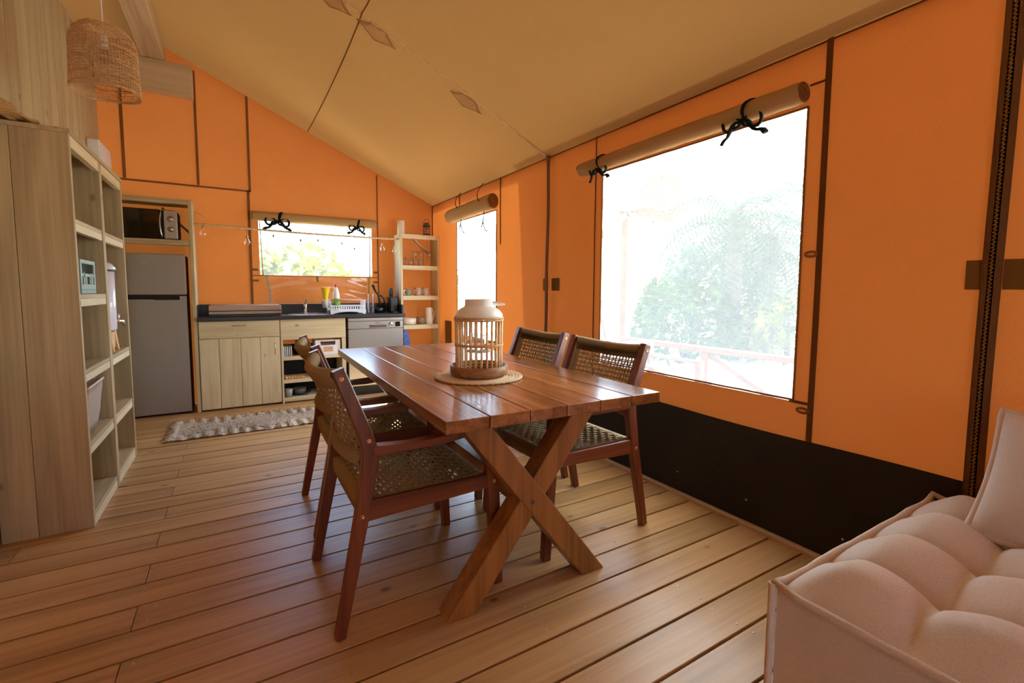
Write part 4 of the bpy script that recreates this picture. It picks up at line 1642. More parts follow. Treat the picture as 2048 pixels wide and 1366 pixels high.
SU = thing('sink_unit', 'open wooden shelf unit under the kitchen sink', 'shelf', (0.705, 5.4, 0))
pbox('side_panel', SU, 'pale_z', 0.388, 0.406, KF + 0.006, 5.57, 0.0, 0.650, bev=0.001)
pbox('side_panel', SU, 'pale_z', 0.978, 1.018, KF + 0.006, 5.57, 0.0, 0.650, bev=0.001)
pbox('front_panel', SU, 'pale_x', 0.388, 1.018, KF, KF + 0.022, 0.652, CBZ - 0.002, bev=0.002)
for z0_, z1_ in ((0.440, 0.474), (0.204, 0.236), (0.012, 0.052)):
    bm = bmesh.new()
    box(bm, 0.4065, 0.9775, KF + 0.01, 5.56, z0_, z1_, 0.002)
    obj('shelf_board', bm, 'pale_x', SU)
pbox('back_panel', SU, 'black_matte', 0.4065, 0.9775, 5.561, 5.572, 0.0, 0.57, bev=0)

DW = thing('dishwasher', 'silver dishwasher built in under the black worktop', 'dishwasher', (1.345, 5.4, 0))
pbox('body', DW, 'black_matte', 1.024, 1.668, 5.235, 5.585, 0.0, CBZ - 0.002, bev=0.001)
pbox('top_trim', DW, 'steel', 1.042, 1.648, 5.192, 5.2345, 0.822, 0.856, bev=0.003)
bm = bmesh.new()
box(bm, 1.042, 1.648, 5.190, 5.2345, 0.738, 0.820, 0.003)
cp = obj('control_panel', bm, 'steel', DW)
bm = bmesh.new()
box(bm, 1.265, 1.456, 5.1885, 5.192, 0.748, 0.774, 0.001)
obj('handle_recess', bm, 'dark_grey', cp)
pbox('handle_lip', cp, 'chrome', 1.268, 1.430, 5.186, 5.1895, 0.760, 0.776, bev=0.001)
bm = bmesh.new()
lathe(bm, [(0.021, 0.0), (0.020, 0.012), (0.016, 0.015), (0.0, 0.015)], (1.505, 5.1898, 0.780), 20, ax=(0, -1, 0))
obj('program_knob', bm, 'chrome', cp)
pbox('display', cp, 'black_glass', 1.556, 1.612, 5.1885, 5.192, 0.752, 0.806, bev=0.001)
text_obj('brand_mark', 'beko', cp, 'dark_grey', (1.36, 5.1893, 0.800), 0.026, (pi / 2, 0, 0))
bm = bmesh.new()
box(bm, 1.042, 1.648, 5.190, 5.2345, 0.105, 0.735, 0.004)
obj('door', bm, 'steel', DW)
pbox('kick_plate', DW, 'black_plastic', 1.05, 1.64, 5.222, 5.2348, 0.0, 0.10, bev=0)

bm = bmesh.new()
WT = thing('worktop', 'black laminate kitchen worktop with low upstands', 'worktop', (0.68, 5.39, CBZ))
pbox('slab', WT, 'counter_black', -0.3035, 1.672, 5.168, 5.60, CBZ, CT, bev=0.003)
pbox('back_upstand', WT, 'counter_black', -0.295, 1.650, 5.582, 5.60, CT + 0.0005, 1.008, bev=0.002)
pbox('end_upstand', WT, 'counter_black', -0.3035, -0.2955, 5.22, 5.60, CT + 0.0005, 1.012, bev=0.002)
pbox('end_upstand', WT, 'counter_black', 1.6505, 1.672, 5.24, 5.60, CT + 0.0005, 0.995, bev=0.002)
ST = thing('gas_stove', 'low gas hob with closed brown metal lid', 'stove', (0.095, 5.39, CT))
pbox('hob_base', ST, 'black_plastic', -0.21, 0.40, 5.24, 5.565, CT + 0.0005, CT + 0.022, bev=0.003)
bm = bmesh.new()
box(bm, -0.215, 0.405, 5.232, 5.57, CT + 0.0225, CT + 0.052, 0.004)
sl_ = obj('lower_rim', bm, 'stove_lid', ST)
bm = bmesh.new()
box(bm, -0.215, 0.405, 5.236, 5.57, CT + 0.055, CT + 0.108, 0.005)
obj('lid', bm, 'stove_lid', ST)
SK_ = thing('sink', 'round steel sink let into the black worktop', 'sink', (0.69, 5.37, CT))
bm = bmesh.new()
lathe(bm, [(0.0, CT + 0.0012), (0.165, CT + 0.0012), (0.185, CT + 0.006), (0.208, CT + 0.0065), (0.212, CT + 0.0012)], (0.69, 5.375, 0), 40)
obj('basin', bm, 'steel', SK_)
bm = bmesh.new()
lathe(bm, [(0.0, CT + 0.002), (0.03, CT + 0.002), (0.032, CT + 0.0035), (0.02, CT + 0.0035), (0.0, CT + 0.003)], (0.69, 5.375, 0), 20)
obj('drain', bm, 'chrome', SK_)
FA = thing('faucet', 'small chrome mixer tap behind the sink', 'faucet', (0.665, 5.545, CT))
bm = bmesh.new()
lathe(bm, [(0.0, CT + 0.0008), (0.024, CT + 0.0008), (0.024, CT + 0.012), (0.016, CT + 0.02), (0.016, CT + 0.075), (0.02, CT + 0.08), (0.02, CT + 0.105), (0.0, CT + 0.11)], (0.665, 5.548, 0), 18)
obj('body', bm, 'chrome', FA)
bm = bmesh.new()
tube(bm, [(0.665, 5.54, CT + 0.06), (0.66, 5.47, CT + 0.085), (0.655, 5.41, CT + 0.08), (0.654, 5.40, CT + 0.06)], 0.010, 10)
obj('spout', bm, 'chrome', FA)
bm = bmesh.new()
tube(bm, [(0.667, 5.548, CT + 0.108), (0.672, 5.52, CT + 0.145), (0.676, 5.50, CT + 0.165)], [0.010, 0.008, 0.011], 8)
obj('lever', bm, 'chrome', FA)

# dish rack and its contents
RK = thing('dish_rack', 'white plastic dish rack standing on the worktop', 'dish rack', (1.07, 5.40, CT))
bm = bmesh.new()
rx0, rx1, ry0, ry1 = 0.885, 1.255, 5.28, 5.52
arch = [(rx0, CT + 0.0005)] + [(rx0 + 0.02 + (rx1 - rx0 - 0.04) * i / 12, CT + 0.0005 + 0.026 * math.sin(pi * i / 12) ** 0.6) for i in range(13)] + [(rx1, CT + 0.0005), (rx1 + 0.004, CT + 0.045), (rx0 - 0.004, CT + 0.045)]
prism(bm, arch, ry0, ry0 + 0.008, 'xz')
prism(bm, arch, ry1 - 0.008, ry1, 'xz')
box(bm, rx0, rx1, ry0 + 0.008, ry1 - 0.008, CT + 0.038, CT + 0.045)
obj('tray', bm, 'white_plastic', RK)
bm = bmesh.new()
for y in (ry0 + 0.012, ry1 - 0.012):
    for i in range(15):
        x = rx0 + 0.012 + (rx1 - rx0 - 0.024) * i / 14
        box(bm, x - 0.005, x + 0.005, y - 0.003, y + 0.003, CT + 0.0455, CT + 0.085)
    box(bm, rx0, rx1, y - 0.004, y + 0.004, CT + 0.085, CT + 0.095)
for x in (rx0 + 0.004, rx1 - 0.004):
    for i in range(8):
        y = ry0 + 0.016 + (ry1 - ry0 - 0.032) * i / 7
        box(bm, x - 0.003, x + 0.003, y - 0.005, y + 0.005, CT + 0.0455, CT + 0.15)
    box(bm, x - 0.004, x + 0.004, ry0 + 0.01, ry1 - 0.01, CT + 0.15, CT + 0.158)
obj('slatted_frame', bm, 'white_plastic', RK)
bm = bmesh.new()
for y in (ry0 + 0.012, ry1 - 0.012):
    tube(bm, [(rx0, y, CT + 0.154), (rx1, y, CT + 0.154)], 0.006, 8)
obj('top_bar', bm, 'peach', RK)
bm = bmesh.new()
lathe(bm, [(0.0, CT + 0.07), (0.032, CT + 0.07), (0.038, CT + 0.15), (0.040, CT + 0.152), (0.036, CT + 0.15), (0.030, CT + 0.075), (0.0, CT + 0.074)], (0.842, 5.33, 0), 20)
box(bm, 0.872, 0.884, 5.31, 5.35, CT + 0.12, CT + 0.15)
obj('cutlery_cup', bm, 'white_plastic', RK)
bm = bmesh.new()
lathe(bm, [(0.0, CT + 0.0755), (0.012, CT + 0.076), (0.016, CT + 0.15), (0.022, CT + 0.18), (0.044, CT + 0.285), (0.048, CT + 0.29), (0.044, CT + 0.292), (0.018, CT + 0.185), (0.0, CT + 0.18)], (0.845, 5.335, 0), 24)
obj('yellow_funnel', bm, 'yellow', label='yellow plastic funnel standing in the cutlery cup', cat='funnel')
BT = thing('soap_bottle', 'white dish soap bottle with red cap and green label', 'bottle', (0.955, 5.34, CT + 0.0455))
bm = bmesh.new()
z0 = CT + 0.0455
lathe(bm, [(0.0, z0), (0.036, z0), (0.038, z0 + 0.01), (0.038, z0 + 0.12), (0.034, z0 + 0.17), (0.022, z0 + 0.22), (0.011, z0 + 0.245), (0.0, z0 + 0.246)], (0.955, 5.345, 0), 22)
obj('bottle_body', bm, 'white_plastic', BT)
bm = bmesh.new()
lathe(bm, [(0.0386, z0 + 0.02), (0.0388, z0 + 0.02), (0.0388, z0 + 0.125), (0.0386, z0 + 0.125)], (0.955, 5.345, 0), 22)
obj('printed_label', bm, 'green_label', BT)
bm = bmesh.new()
lathe(bm, [(0.012, z0 + 0.2465), (0.013, z0 + 0.265), (0.008, z0 + 0.28), (0.0, z0 + 0.281)], (0.955, 5.345, 0), 14)
obj('cap', bm, 'red', BT)
bm = bmesh.new()
z0 = CT + 0.0005
lathe(bm, [(0.0, z0), (0.040, z0), (0.043, z0 + 0.01), (0.043, z0 + 0.215), (0.045, z0 + 0.22), (0.041, z0 + 0.218), (0.039, z0 + 0.012), (0.0, z0 + 0.01)], (1.325, 5.35, 0), 24)
obj('glass_carafe', bm, 'glass', label='tall clear glass carafe beside the dish rack', cat='carafe')
PN = thing('black_pan', 'black pan with upright curved handles behind the carafe', 'pan', (1.42, 5.46, CT))
bm = bmesh.new()
lathe(bm, [(0.0, z0), (0.07, z0), (0.082, z0 + 0.06), (0.084, z0 + 0.06), (0.072, z0 + 0.003), (0.0, z0 + 0.004)], (1.44, 5.47, 0), 26)
obj('pan_body', bm, 'black_plastic', PN)
bm = bmesh.new()
tube(bm, [(1.455, 5.40, z0 + 0.05), (1.445, 5.39, z0 + 0.13), (1.43, 5.39, z0 + 0.20), (1.39, 5.39, z0 + 0.255), (1.36, 5.39, z0 + 0.325)], [0.009, 0.010, 0.010, 0.013, 0.016], 8)
obj('long_handle', bm, 'black_plastic', PN)
bm = bmesh.new()
tube(bm, [(1.42, 5.40, z0 + 0.20), (1.46, 5.40, z0 + 0.20), (1.495, 5.40, z0 + 0.16), (1.505, 5.40, z0 + 0.05)], 0.012, 8)
obj('loop_handle', bm, 'black_plastic', PN)
CM = thing('coffee_maker', 'black coffee maker at the end of the worktop', 'coffee maker', (1.59, 5.43, CT))
pbox('housing', CM, 'black_plastic', 1.555, 1.645, 5.36, 5.52, z0, z0 + 0.185, bev=0.008)
pbox('drip_tray', CM, 'black_plastic', 1.565, 1.635, 5.30, 5.3595, z0, z0 + 0.02, bev=0.003)
pbox('water_tank', CM, 'glass_smoke', 1.522, 1.5545, 5.42, 5.52, z0, z0 + 0.18, bev=0.006)
bm = bmesh.new()
lathe(bm, [(0.0, z0 + 0.186), (0.022, z0 + 0.186), (0.024, z0 + 0.25), (0.018, z0 + 0.29), (0.0, z0 + 0.292)], (1.60, 5.49, 0), 16)
obj('capsule_holder', bm, 'blue_enamel', CM)

# ------------------------------------------------------------------ tall narrow kitchen shelf in the corner
TS = thing('corner_shelf', 'narrow pale wooden shelf with glasses and crockery', 'shelf', (1.925, 5.485, 0))
ax0, ax1, ay0, ay1 = 1.676, 2.165, 5.35, 5.60
pbox('side_panel', TS, 'pale_z', ax0, ax0 + 0.028, ay0, ay1, 0.0, 1.815, bev=0.002)
pbox('side_panel', TS, 'pale_z', ax1 - 0.028, ax1, ay0, ay1, 0.0, 1.815, bev=0.002)
TLV = (1.815, 1.452, 1.096, 0.748, 0.40)
for z in TLV:
    bm = bmesh.new()
    box(bm, ax0 + 0.0285, ax1 - 0.0285, ay0 + 0.003, ay1, z - 0.022, z, 0.0015)
    obj('shelf_board', bm, 'pale_x', TS)
    bm = bmesh.new()
    box(bm, ax0 + 0.0285, ax1 - 0.0285, ay0, ay0 + 0.028, z - 0.050, z - 0.0225, 0.0015)
    obj('shelf_rail', bm, 'pale_x', TS)
bm = bmesh.new()
beam(bm, (1.93, 5.592, 1.78), (2.125, 5.592, 1.60), 0.014, 0.05, (0, 1, 0))
obj('corner_brace', bm, 'pale_x', TS)


def vessel(name, prof, c, mat, label, cat, group=None, n=20):
    bm = bmesh.new()
    lathe(bm, [(r, c[2] + z) for r, z in prof], (c[0], c[1], 0), n)
    return obj(name, bm, mat, label=label, cat=cat, group=group)


z0 = 1.4525
tum = [(0.0, 0.0), (0.030, 0.0), (0.033, 0.1), (0.0315, 0.1), (0.028, 0.006), (0.0, 0.005)]
tum2 = [(r, z * 0.84) for r, z in tum]
vessel('tumbler', tum, (1.745, 5.46, z0), 'glass', 'tall clear tumbler at the end of the glass row', 'glass')
for x, y, lb in ((1.835, 5.47, 'short clear tumbler right beside the tall tumbler'), (1.905, 5.47, 'short clear tumbler between two other short tumblers'), (1.955, 5.43, 'short clear tumbler in front of the wine glasses')):
    vessel('tumbler', tum2, (x, y, z0), 'glass', lb, 'glass', 'short tumblers on the corner shelf')
wine = [(0.0, 0.0), (0.032, 0.001), (0.005, 0.006), (0.0035, 0.07), (0.006, 0.085), (0.030, 0.11), (0.036, 0.14), (0.029, 0.19), (0.028, 0.19), (0.034, 0.14), (0.028, 0.112), (0.0, 0.09)]
for x, y, lb in ((1.915, 5.54, 'stemmed wine glass behind the short tumblers'), (1.99, 5.52, 'stemmed wine glass between the other two wine glasses'), (2.08, 5.50, 'stemmed wine glass beside the side panel of the corner shelf')):
    vessel('wine_glass', wine, (x, y, z0), 'glass', lb, 'glass', 'wine glasses on the corner shelf')
z0 = 1.0965


def mug(c, mat, label, ha, h=0.092, group=None):
    t_ = thing('mug', label, 'mug', c, group)
    bm = bmesh.new()
    lathe(bm, [(0.0, c[2]), (0.036, c[2]), (0.040, c[2] + 0.01), (0.041, c[2] + h), (0.038, c[2] + h), (0.036, c[2] + 0.012), (0.0, c[2] + 0.010)], (c[0], c[1], 0), 22)
    obj('cup', bm, mat, t_)
    bm = bmesh.new()
    dv = Vector((math.cos(ha), math.sin(ha), 0))
    tube(bm, [Vector(c) + dv * (0.036 + 0.030 * math.sin(pi * i / 8)) + Vector((0, 0, h * 0.5 + 0.028 * math.cos(pi * i / 8))) for i in range(9)], 0.0055, 8)
    obj('handle', bm, mat if mat == 'mug_pink' else 'white_ceramic', t_)


mug((1.79, 5.44, z0), 'mug_green', 'grey green mug with pale handle on the corner shelf', pi + 0.5, 0.08)
for x, lb in ((1.915, 'speckled pinkish mug between the other two mugs'), (2.01, 'speckled pinkish mug furthest from the grey green mug')):
    mug((x, 5.44, z0), 'mug_pink', lb, pi + 0.6, 0.095, 'speckled mugs on the corner shelf')
z0 = 0.7485
vessel('bowl', [(0.0, 0.0), (0.06, 0.0), (0.085, 0.012), (0.092, 0.075), (0.088, 0.075), (0.08, 0.016), (0.0, 0.008)], (1.805, 5.46, z0), 'white_ceramic', 'wide white bowl on the corner shelf', 'bowl', n=28)
for i in range(2):
    vessel('bowl', [(0.0, 0.0), (0.035, 0.0), (0.05, 0.012), (0.060, 0.062), (0.057, 0.062), (0.046, 0.016), (0.0, 0.012)], (1.955, 5.45, z0 + 0.021 * i), 'brown_ceramic', 'small brown bowl nested in the stack of two' if i else 'small brown bowl at the bottom of the stack of two', 'bowl', n=24)
JG = thing('jug', 'tall cream jug standing on the corner shelf', 'jug', (2.055, 5.44, z0))
bm = bmesh.new()
lathe(bm, [(0.0, z0), (0.048, z0), (0.050, z0 + 0.01), (0.043, z0 + 0.20), (0.042, z0 + 0.205), (0.038, z0 + 0.2), (0.042, z0 + 0.02), (0.0, z0 + 0.015)], (2.05, 5.435, 0), 24)
obj('jug_body', bm, 'white_ceramic', JG)
bm = bmesh.new()
tube(bm, [(2.05 + 0.040 + 0.028 * math.sin(pi * i / 8), 5.435, z0 + 0.19 - 0.16 * i / 8) for i in range(9)], 0.006, 8)
obj('handle', bm, 'white_ceramic', JG)
bm = bmesh.new()
prism(bm, [(1.710, 0.4005), (1.80, 0.4005), (1.795, 0.55), (1.765, 0.67), (1.735, 0.705), (1.712, 0.69)], 5.38, 5.43, 'xz', 0.008)
obj('dishwasher_tablets_bag', bm, 'blue_pack', label='blue and white plastic pouch low on the corner shelf', cat='pouch')
vessel('pillar_candle', [(0.0, 0.0), (0.042, 0.0), (0.044, 0.004), (0.043, 0.165), (0.038, 0.17), (0.0, 0.168)], (1.735, 5.50, 1.8155), 'candle_white', 'white pillar candle on top of the corner shelf', 'candle', n=26)
ML = thing('oil_lantern', 'small blue grey metal lantern on top of the corner shelf', 'lantern', (2.055, 5.50, 1.8155))
z0 = 1.8155
c = (2.055, 5.50, 0)
bm = bmesh.new()
lathe(bm, [(0.0, z0), (0.050, z0), (0.052, z0 + 0.012), (0.046, z0 + 0.03), (0.03, z0 + 0.038), (0.0, z0 + 0.038)], c, 22)
obj('base', bm, 'blue_enamel', ML)
bm = bmesh.new()
lathe(bm, [(0.03, z0 + 0.038), (0.036, z0 + 0.06), (0.036, z0 + 0.10), (0.028, z0 + 0.12)], c, 20)
obj('glass_chimney', bm, 'glass_smoke', ML)
bm = bmesh.new()
for a in range(6):
    th_ = a * pi / 3 + 0.2
    tube(bm, [(c[0] + r * math.cos(th_), c[1] + r * math.sin(th_), z0 + z) for r, z in ((0.044, 0.03), (0.043, 0.07), (0.042, 0.125))], 0.0028, 6)
for z in (0.062, 0.095):
    tube(bm, [(c[0] + 0.044 * math.cos(2 * pi * k / 24), c[1] + 0.044 * math.sin(2 * pi * k / 24), z0 + z) for k in range(24)], 0.0025, 5, closed=True)
obj('wire_guard', bm, 'blue_enamel', ML)
bm = bmesh.new()
lathe(bm, [(0.048, z0 + 0.122), (0.05, z0 + 0.128), (0.03, z0 + 0.145), (0.026, z0 + 0.165), (0.012, z0 + 0.172), (0.0, z0 + 0.174)], c, 22)
obj('cap', bm, 'blue_enamel', ML)
bm = bmesh.new()
tube(bm, [(c[0] + 0.042 * math.cos(pi * i / 12), c[1], z0 + 0.128 + 0.085 * math.sin(pi * i / 12)) for i in range(13)], 0.003, 6)
obj('wire_handle', bm, 'blue_enamel', ML)

# ------------------------------------------------------------------ things on the open sink shelves
z0 = 0.4745
BB = thing('striped_box', 'black and white striped box on the upper sink shelf', 'box', (0.45, 5.30, z0))
for i in range(9):
    bm = bmesh.new()
    a = 0.412 + i * 0.0088
    box(bm, a, a + 0.0082, 5.25, 5.36, z0, z0 + (0.11 if i % 2 else 0.106), 0.0008)
    obj('stripe', bm, 'white_plastic' if i % 2 == 0 else 'black_plastic', BB)
bm = bmesh.new()
box(bm, 0.4115, 0.492, 5.361, 5.37, z0, z0 + 0.115, 0.001)
obj('back_cover', bm, 'black_plastic', BB)
PB = thing('soap_dispenser', 'black pump soap bottle beside the striped box', 'soap dispenser', (0.545, 5.36, z0))
bm = bmesh.new()
lathe(bm, [(0.0, z0), (0.03, z0), (0.031, z0 + 0.09), (0.012, z0 + 0.105), (0.010, z0 + 0.135), (0.0, z0 + 0.135)], (0.545, 5.37, 0), 18)
obj('bottle_body', bm, 'black_plastic', PB)
bm = bmesh.new()
tube(bm, [(0.545, 5.37, z0 + 0.135), (0.545, 5.37, z0 + 0.155), (0.545, 5.33, z0 + 0.158)], 0.006, 8)
obj('pump', bm, 'black_plastic', PB)
bm = bmesh.new()
box(bm, 0.562, 0.640, 5.25, 5.32, z0, z0 + 0.095, 0.006, 2)
obj('sponge_pot', bm, 'terrazzo', label='speckled white pot on the upper sink shelf', cat='pot')
WB = thing('white_basket', 'white plastic basket with cut out grip under the sink', 'basket', (0.85, 5.34, z0))
bm = bmesh.new()
bx0, bx1, by0, by1 = 0.715, 0.965, 5.23, 5.46
box(bm, bx0, bx1, by0, by1, z0, z0 + 0.012)
for a, b, c1, c2 in ((bx0, bx1, 0.012, 0.045), (bx0, bx0 + 0.05, 0.045, 0.155), (bx1 - 0.05, bx1, 0.045, 0.155), (bx0 + 0.05, bx1 - 0.05, 0.045, 0.10), (bx0 + 0.05, bx1 - 0.05, 0.142, 0.155)):
    box(bm, a, b, by0, by0 + 0.006, z0 + c1, z0 + c2)
    box(bm, a, b, by1 - 0.006, by1, z0 + c1, z0 + c2)
for x in (bx0, bx1 - 0.006):
    box(bm, x, x + 0.006, by0 + 0.006, by1 - 0.006, z0 + 0.012, z0 + 0.155)
obj('basket_body', bm, 'white_plastic', WB)
pbox('paper_label', WB, 'peach', bx0 + 0.08, bx1 - 0.075, by0 - 0.002, by0 - 0.0005, z0 + 0.03, z0 + 0.085, bev=0)
z0 = 0.2365
TB = thing('trivet', 'small pale slatted wooden board on the middle sink shelf', 'trivet', (0.51, 5.28, z0))
for i in range(7):
    bm = bmesh.new()
    box(bm, 0.425 + i * 0.026, 0.443 + i * 0.026, 5.23, 5.34, z0 + 0.0125, z0 + 0.028, 0.001)
    obj('slat', bm, 'light_wood', TB)
for y in (5.24, 5.32):
    bm = bmesh.new()
    box(bm, 0.422, 0.605, y, y + 0.012, z0, z0 + 0.012, 0.001)
    obj('runner', bm, 'light_wood', TB)
z0 = 0.0525
cupp = [(0.0, 0.0), (0.028, 0.0), (0.036, 0.085), (0.034, 0.085), (0.026, 0.006), (0.0, 0.005)]
vessel('cup', cupp, (0.452, 5.26, z0), 'grey_light', 'light grey plastic cup on the lowest sink shelf', 'cup')
vessel('plate', [(0.0, 0.0), (0.07, 0.0), (0.105, 0.02), (0.107, 0.024), (0.07, 0.006), (0.0, 0.005)], (0.575, 5.36, z0), 'dark_grey', 'dark grey plate on the lowest sink shelf', 'plate', n=32)
vessel('bowl', [(0.0, 0.0), (0.05, 0.0), (0.06, 0.01), (0.066, 0.06), (0.063, 0.06), (0.056, 0.012), (0.0, 0.008)], (0.565, 5.37, z0 + 0.0065), 'grey_plastic', 'grey plastic bowl resting on the dark plate', 'bowl', n=28)

# ------------------------------------------------------------------ rod with a string of bulbs
RD = thing('bulb_string', 'wooden rod wound with a string of small clear bulbs', 'string lights', (0.69, 5.37, 1.6))
ra, rb = Vector((-0.302, 5.33, 1.772)), Vector((1.674, 5.42, 1.755))
bm = bmesh.new()
tube(bm, [ra + (rb - ra) * i / 12 + Vector((0, 0, -0.012 * math.sin(pi * i / 12) + 0.004 * nz(i, 1))) for i in range(13)], 0.010, 8)
obj('rod', bm, 'bamboo', RD)
bm = bmesh.new()
P = []
for i in range(360):
    f = i / 359
    p = ra + (rb - ra) * f + Vector((0, 0, -0.012 * math.sin(pi * f)))
    P.append(p + Vector((0, math.cos(i * 0.62) * 0.0125, math.sin(i * 0.62) * 0.0125)))
tube(bm, P, 0.0022, 4)
tube(bm, [(-0.300, 5.34, 1.885), (-0.27, 5.33, 1.88), (-0.225, 5.325, 1.84), (-0.215, 5.325, 1.79), (-0.235, 5.325, 1.755)], 0.003, 6)
obj('cord', bm, 'twine', RD)
for x, dz in ((-0.235, 0.0), (0.13, 0.05), (0.365, 0.02), (0.62, 0.045), (0.79, 0.035), (1.035, 0.05), (1.17, 0.10), (1.486, 0.035), (1.625, 0.055)):
    f = (x - ra.x) / (rb.x - ra.x)
    p = ra + (rb - ra) * f + Vector((0, -0.002, -0.014 - 0.012 * math.sin(pi * f)))
    bm = bmesh.new()
    lathe(bm, [(0.0, -0.098 - dz), (0.018, -0.094 - dz), (0.026, -0.078 - dz), (0.025, -0.065 - dz), (0.014, -0.042 - dz), (0.010, -0.030 - dz)], p, 14)
    b_ = obj('bulb', bm, 'glass', RD)
    bm = bmesh.new()
    lathe(bm, [(0.0, -0.030 - dz), (0.0095, -0.030 - dz), (0.0095, -0.008 - dz), (0.003, -0.004 - dz), (0.0025, 0.006), (0.0, 0.006)], p, 10)
    obj('bulb_socket', bm, 'brass', b_)

# ------------------------------------------------------------------ shaggy runner rug
RG = thing('runner_rug', 'shaggy beige and grey runner rug with fringed end', 'rug', (0.36, 4.57, 0))
rgx0, rgx1, rgy0, rgy1 = -0.43, 1.20, 4.27, 4.87
bm = bmesh.new()
nx, ny = 60, 20
g = [[bm.verts.new((rgx0 + (rgx1 - rgx0) * i / nx, rgy0 + (rgy1 - rgy0) * j / ny, 0.008 + 0.003 * nz(i * 0.5, j * 0.5) + (0.010 * max(0, math.sin(i * 0.22)) ** 4 if j == 0 else 0))) for j in range(ny + 1)] for i in range(nx + 1)]
for i in range(nx):
    for j in range(ny):
        bm.faces.new((g[i][j], g[i + 1][j], g[i + 1][j + 1], g[i][j + 1])).smooth = True
bmesh.ops.solidify(bm, geom=bm.faces[:], thickness=0.006)
obj('woven_base', bm, 'rug_base', RG)
verts, faces = [], []


def tuft(x, y, r, h):
    b0 = len(verts)
    n = 6
    ph = random.uniform(0, 6)
    for q, (rr, zz) in enumerate(((1.0, 0.0), (0.85, 0.55))):
        for k in range(n):
            a = 2 * pi * k / n + ph
            verts.append((x + r * rr * math.cos(a) * random.uniform(0.8, 1.2), y + r * rr * math.sin(a) * random.uniform(0.8, 1.2), 0.008 + h * zz))
    verts.append((x + random.uniform(-0.3, 0.3) * r, y, 0.008 + h))
    for k in range(n):
        faces.append((b0 + k, b0 + (k + 1) % n, b0 + n + (k + 1) % n, b0 + n + k))
        faces.append((b0 + n + k, b0 + n + (k + 1) % n, b0 + 2 * n))


L_ = rgx1 - rgx0
for i in range(230):
    x = rgx0 + L_ * (i + 0.5) / 230
    u = (x - rgx0)
    for j in range(60):
        y = rgy0 + (rgy1 - rgy0) * (j + 0.5) / 60
        v = (y - (rgy0 + rgy1) / 2) / ((rgy1 - rgy0) / 2)
        # zigzag centre field of lengthwise cords, tufted blocks towards both edges
        zig = abs(((u / 0.62) % 1.0) * 2 - 1)
        half = 0.30 + 0.42 * zig
        if abs(v) < half:
            on = (j % 4) < 3 or ((i // 3) % 5 == 0)
            h = 0.014
        else:
            blk = (u * 11.5 + (0.5 if v > 0 else 0.0)) % 1.0
            on = blk < 0.55
            h = 0.024 * math.sin(pi * min(1, blk / 0.55)) + 0.004
        if on and abs(v) < 0.97:
            tuft(x + random.uniform(-0.002, 0.002), y + random.uniform(-0.002, 0.002), 0.0058, h * random.uniform(0.7, 1.2))
me = bpy.data.meshes.new('pile')
me.from_pydata([(v[0] - 0.36, v[1] - 4.57, v[2]) for v in verts], [], faces)
me.materials.append(MATS['rug_wool'])
o = bpy.data.objects.new('pile', me)
COL.objects.link(o)
o.parent = RG
o['kind'] = 'stuff'
bm = bmesh.new()
for k in range(34):
    y = rgy0 + 0.005 + (rgy1 - rgy0 - 0.01) * k / 33
    for q in range(3):
        dy_ = random.uniform(-0.014, 0.014)
        L2 = random.uniform(0.05, 0.085)
        tube(bm, [(rgx0 + 0.01, y, 0.014), (rgx0 - L2 * 0.4, y + dy_ * 0.5, 0.016 + 0.006 * random.random()), (rgx0 - L2, y + dy_, 0.005)], 0.0042, 5)
obj('fringe', bm, 'rug_wool', RG, kind='stuff')

# ------------------------------------------------------------------ outside
bm = bmesh.new()
n = 40
g = [[bm.verts.new((-30 + 80 * i / n, -30 + 80 * j / n, -0.45 - 0.05 * nz(i * 0.7, j * 0.7))) for j in range(n + 1)] for i in range(n + 1)]
for i in range(n):
    for j in range(n):
        bm.faces.new((g[i][j], g[i + 1][j], g[i + 1][j + 1], g[i][j + 1])).smooth = True
obj('ground', bm, 'ground', label='pale sandy ground around the tent', cat='ground', kind='structure')
bm = bmesh.new()
box(bm, 2.26, 4.6, -2.0, 6.2, -0.2, -0.11)
dk = obj('veranda_deck', bm, 'outdoor_wood', label='pale wooden veranda deck outside the large window', cat='deck', kind='structure')
for i in range(16):
    bm = bmesh.new()
    x = 2.265 + i * 0.146
    box(bm, x, x + 0.139, -2.0, 6.2, -0.1095, -0.08, 0.002)
    obj('plank', bm, 'outdoor_wood', dk)
bm = bmesh.new()
us = lines(-0.8, 3.6, 0.3)
canvas(bm, us, lines(2.24, 4.0, 0.25), lambda y, x: (x, y, 2.44 - 0.10 * (x - 2.24) - 0.03 * math.sin(pi * (x - 2.24) / 2.06)), [])
obj('awning', bm, 'canvas_cream', label='cream canvas awning over the veranda outside', cat='awning')
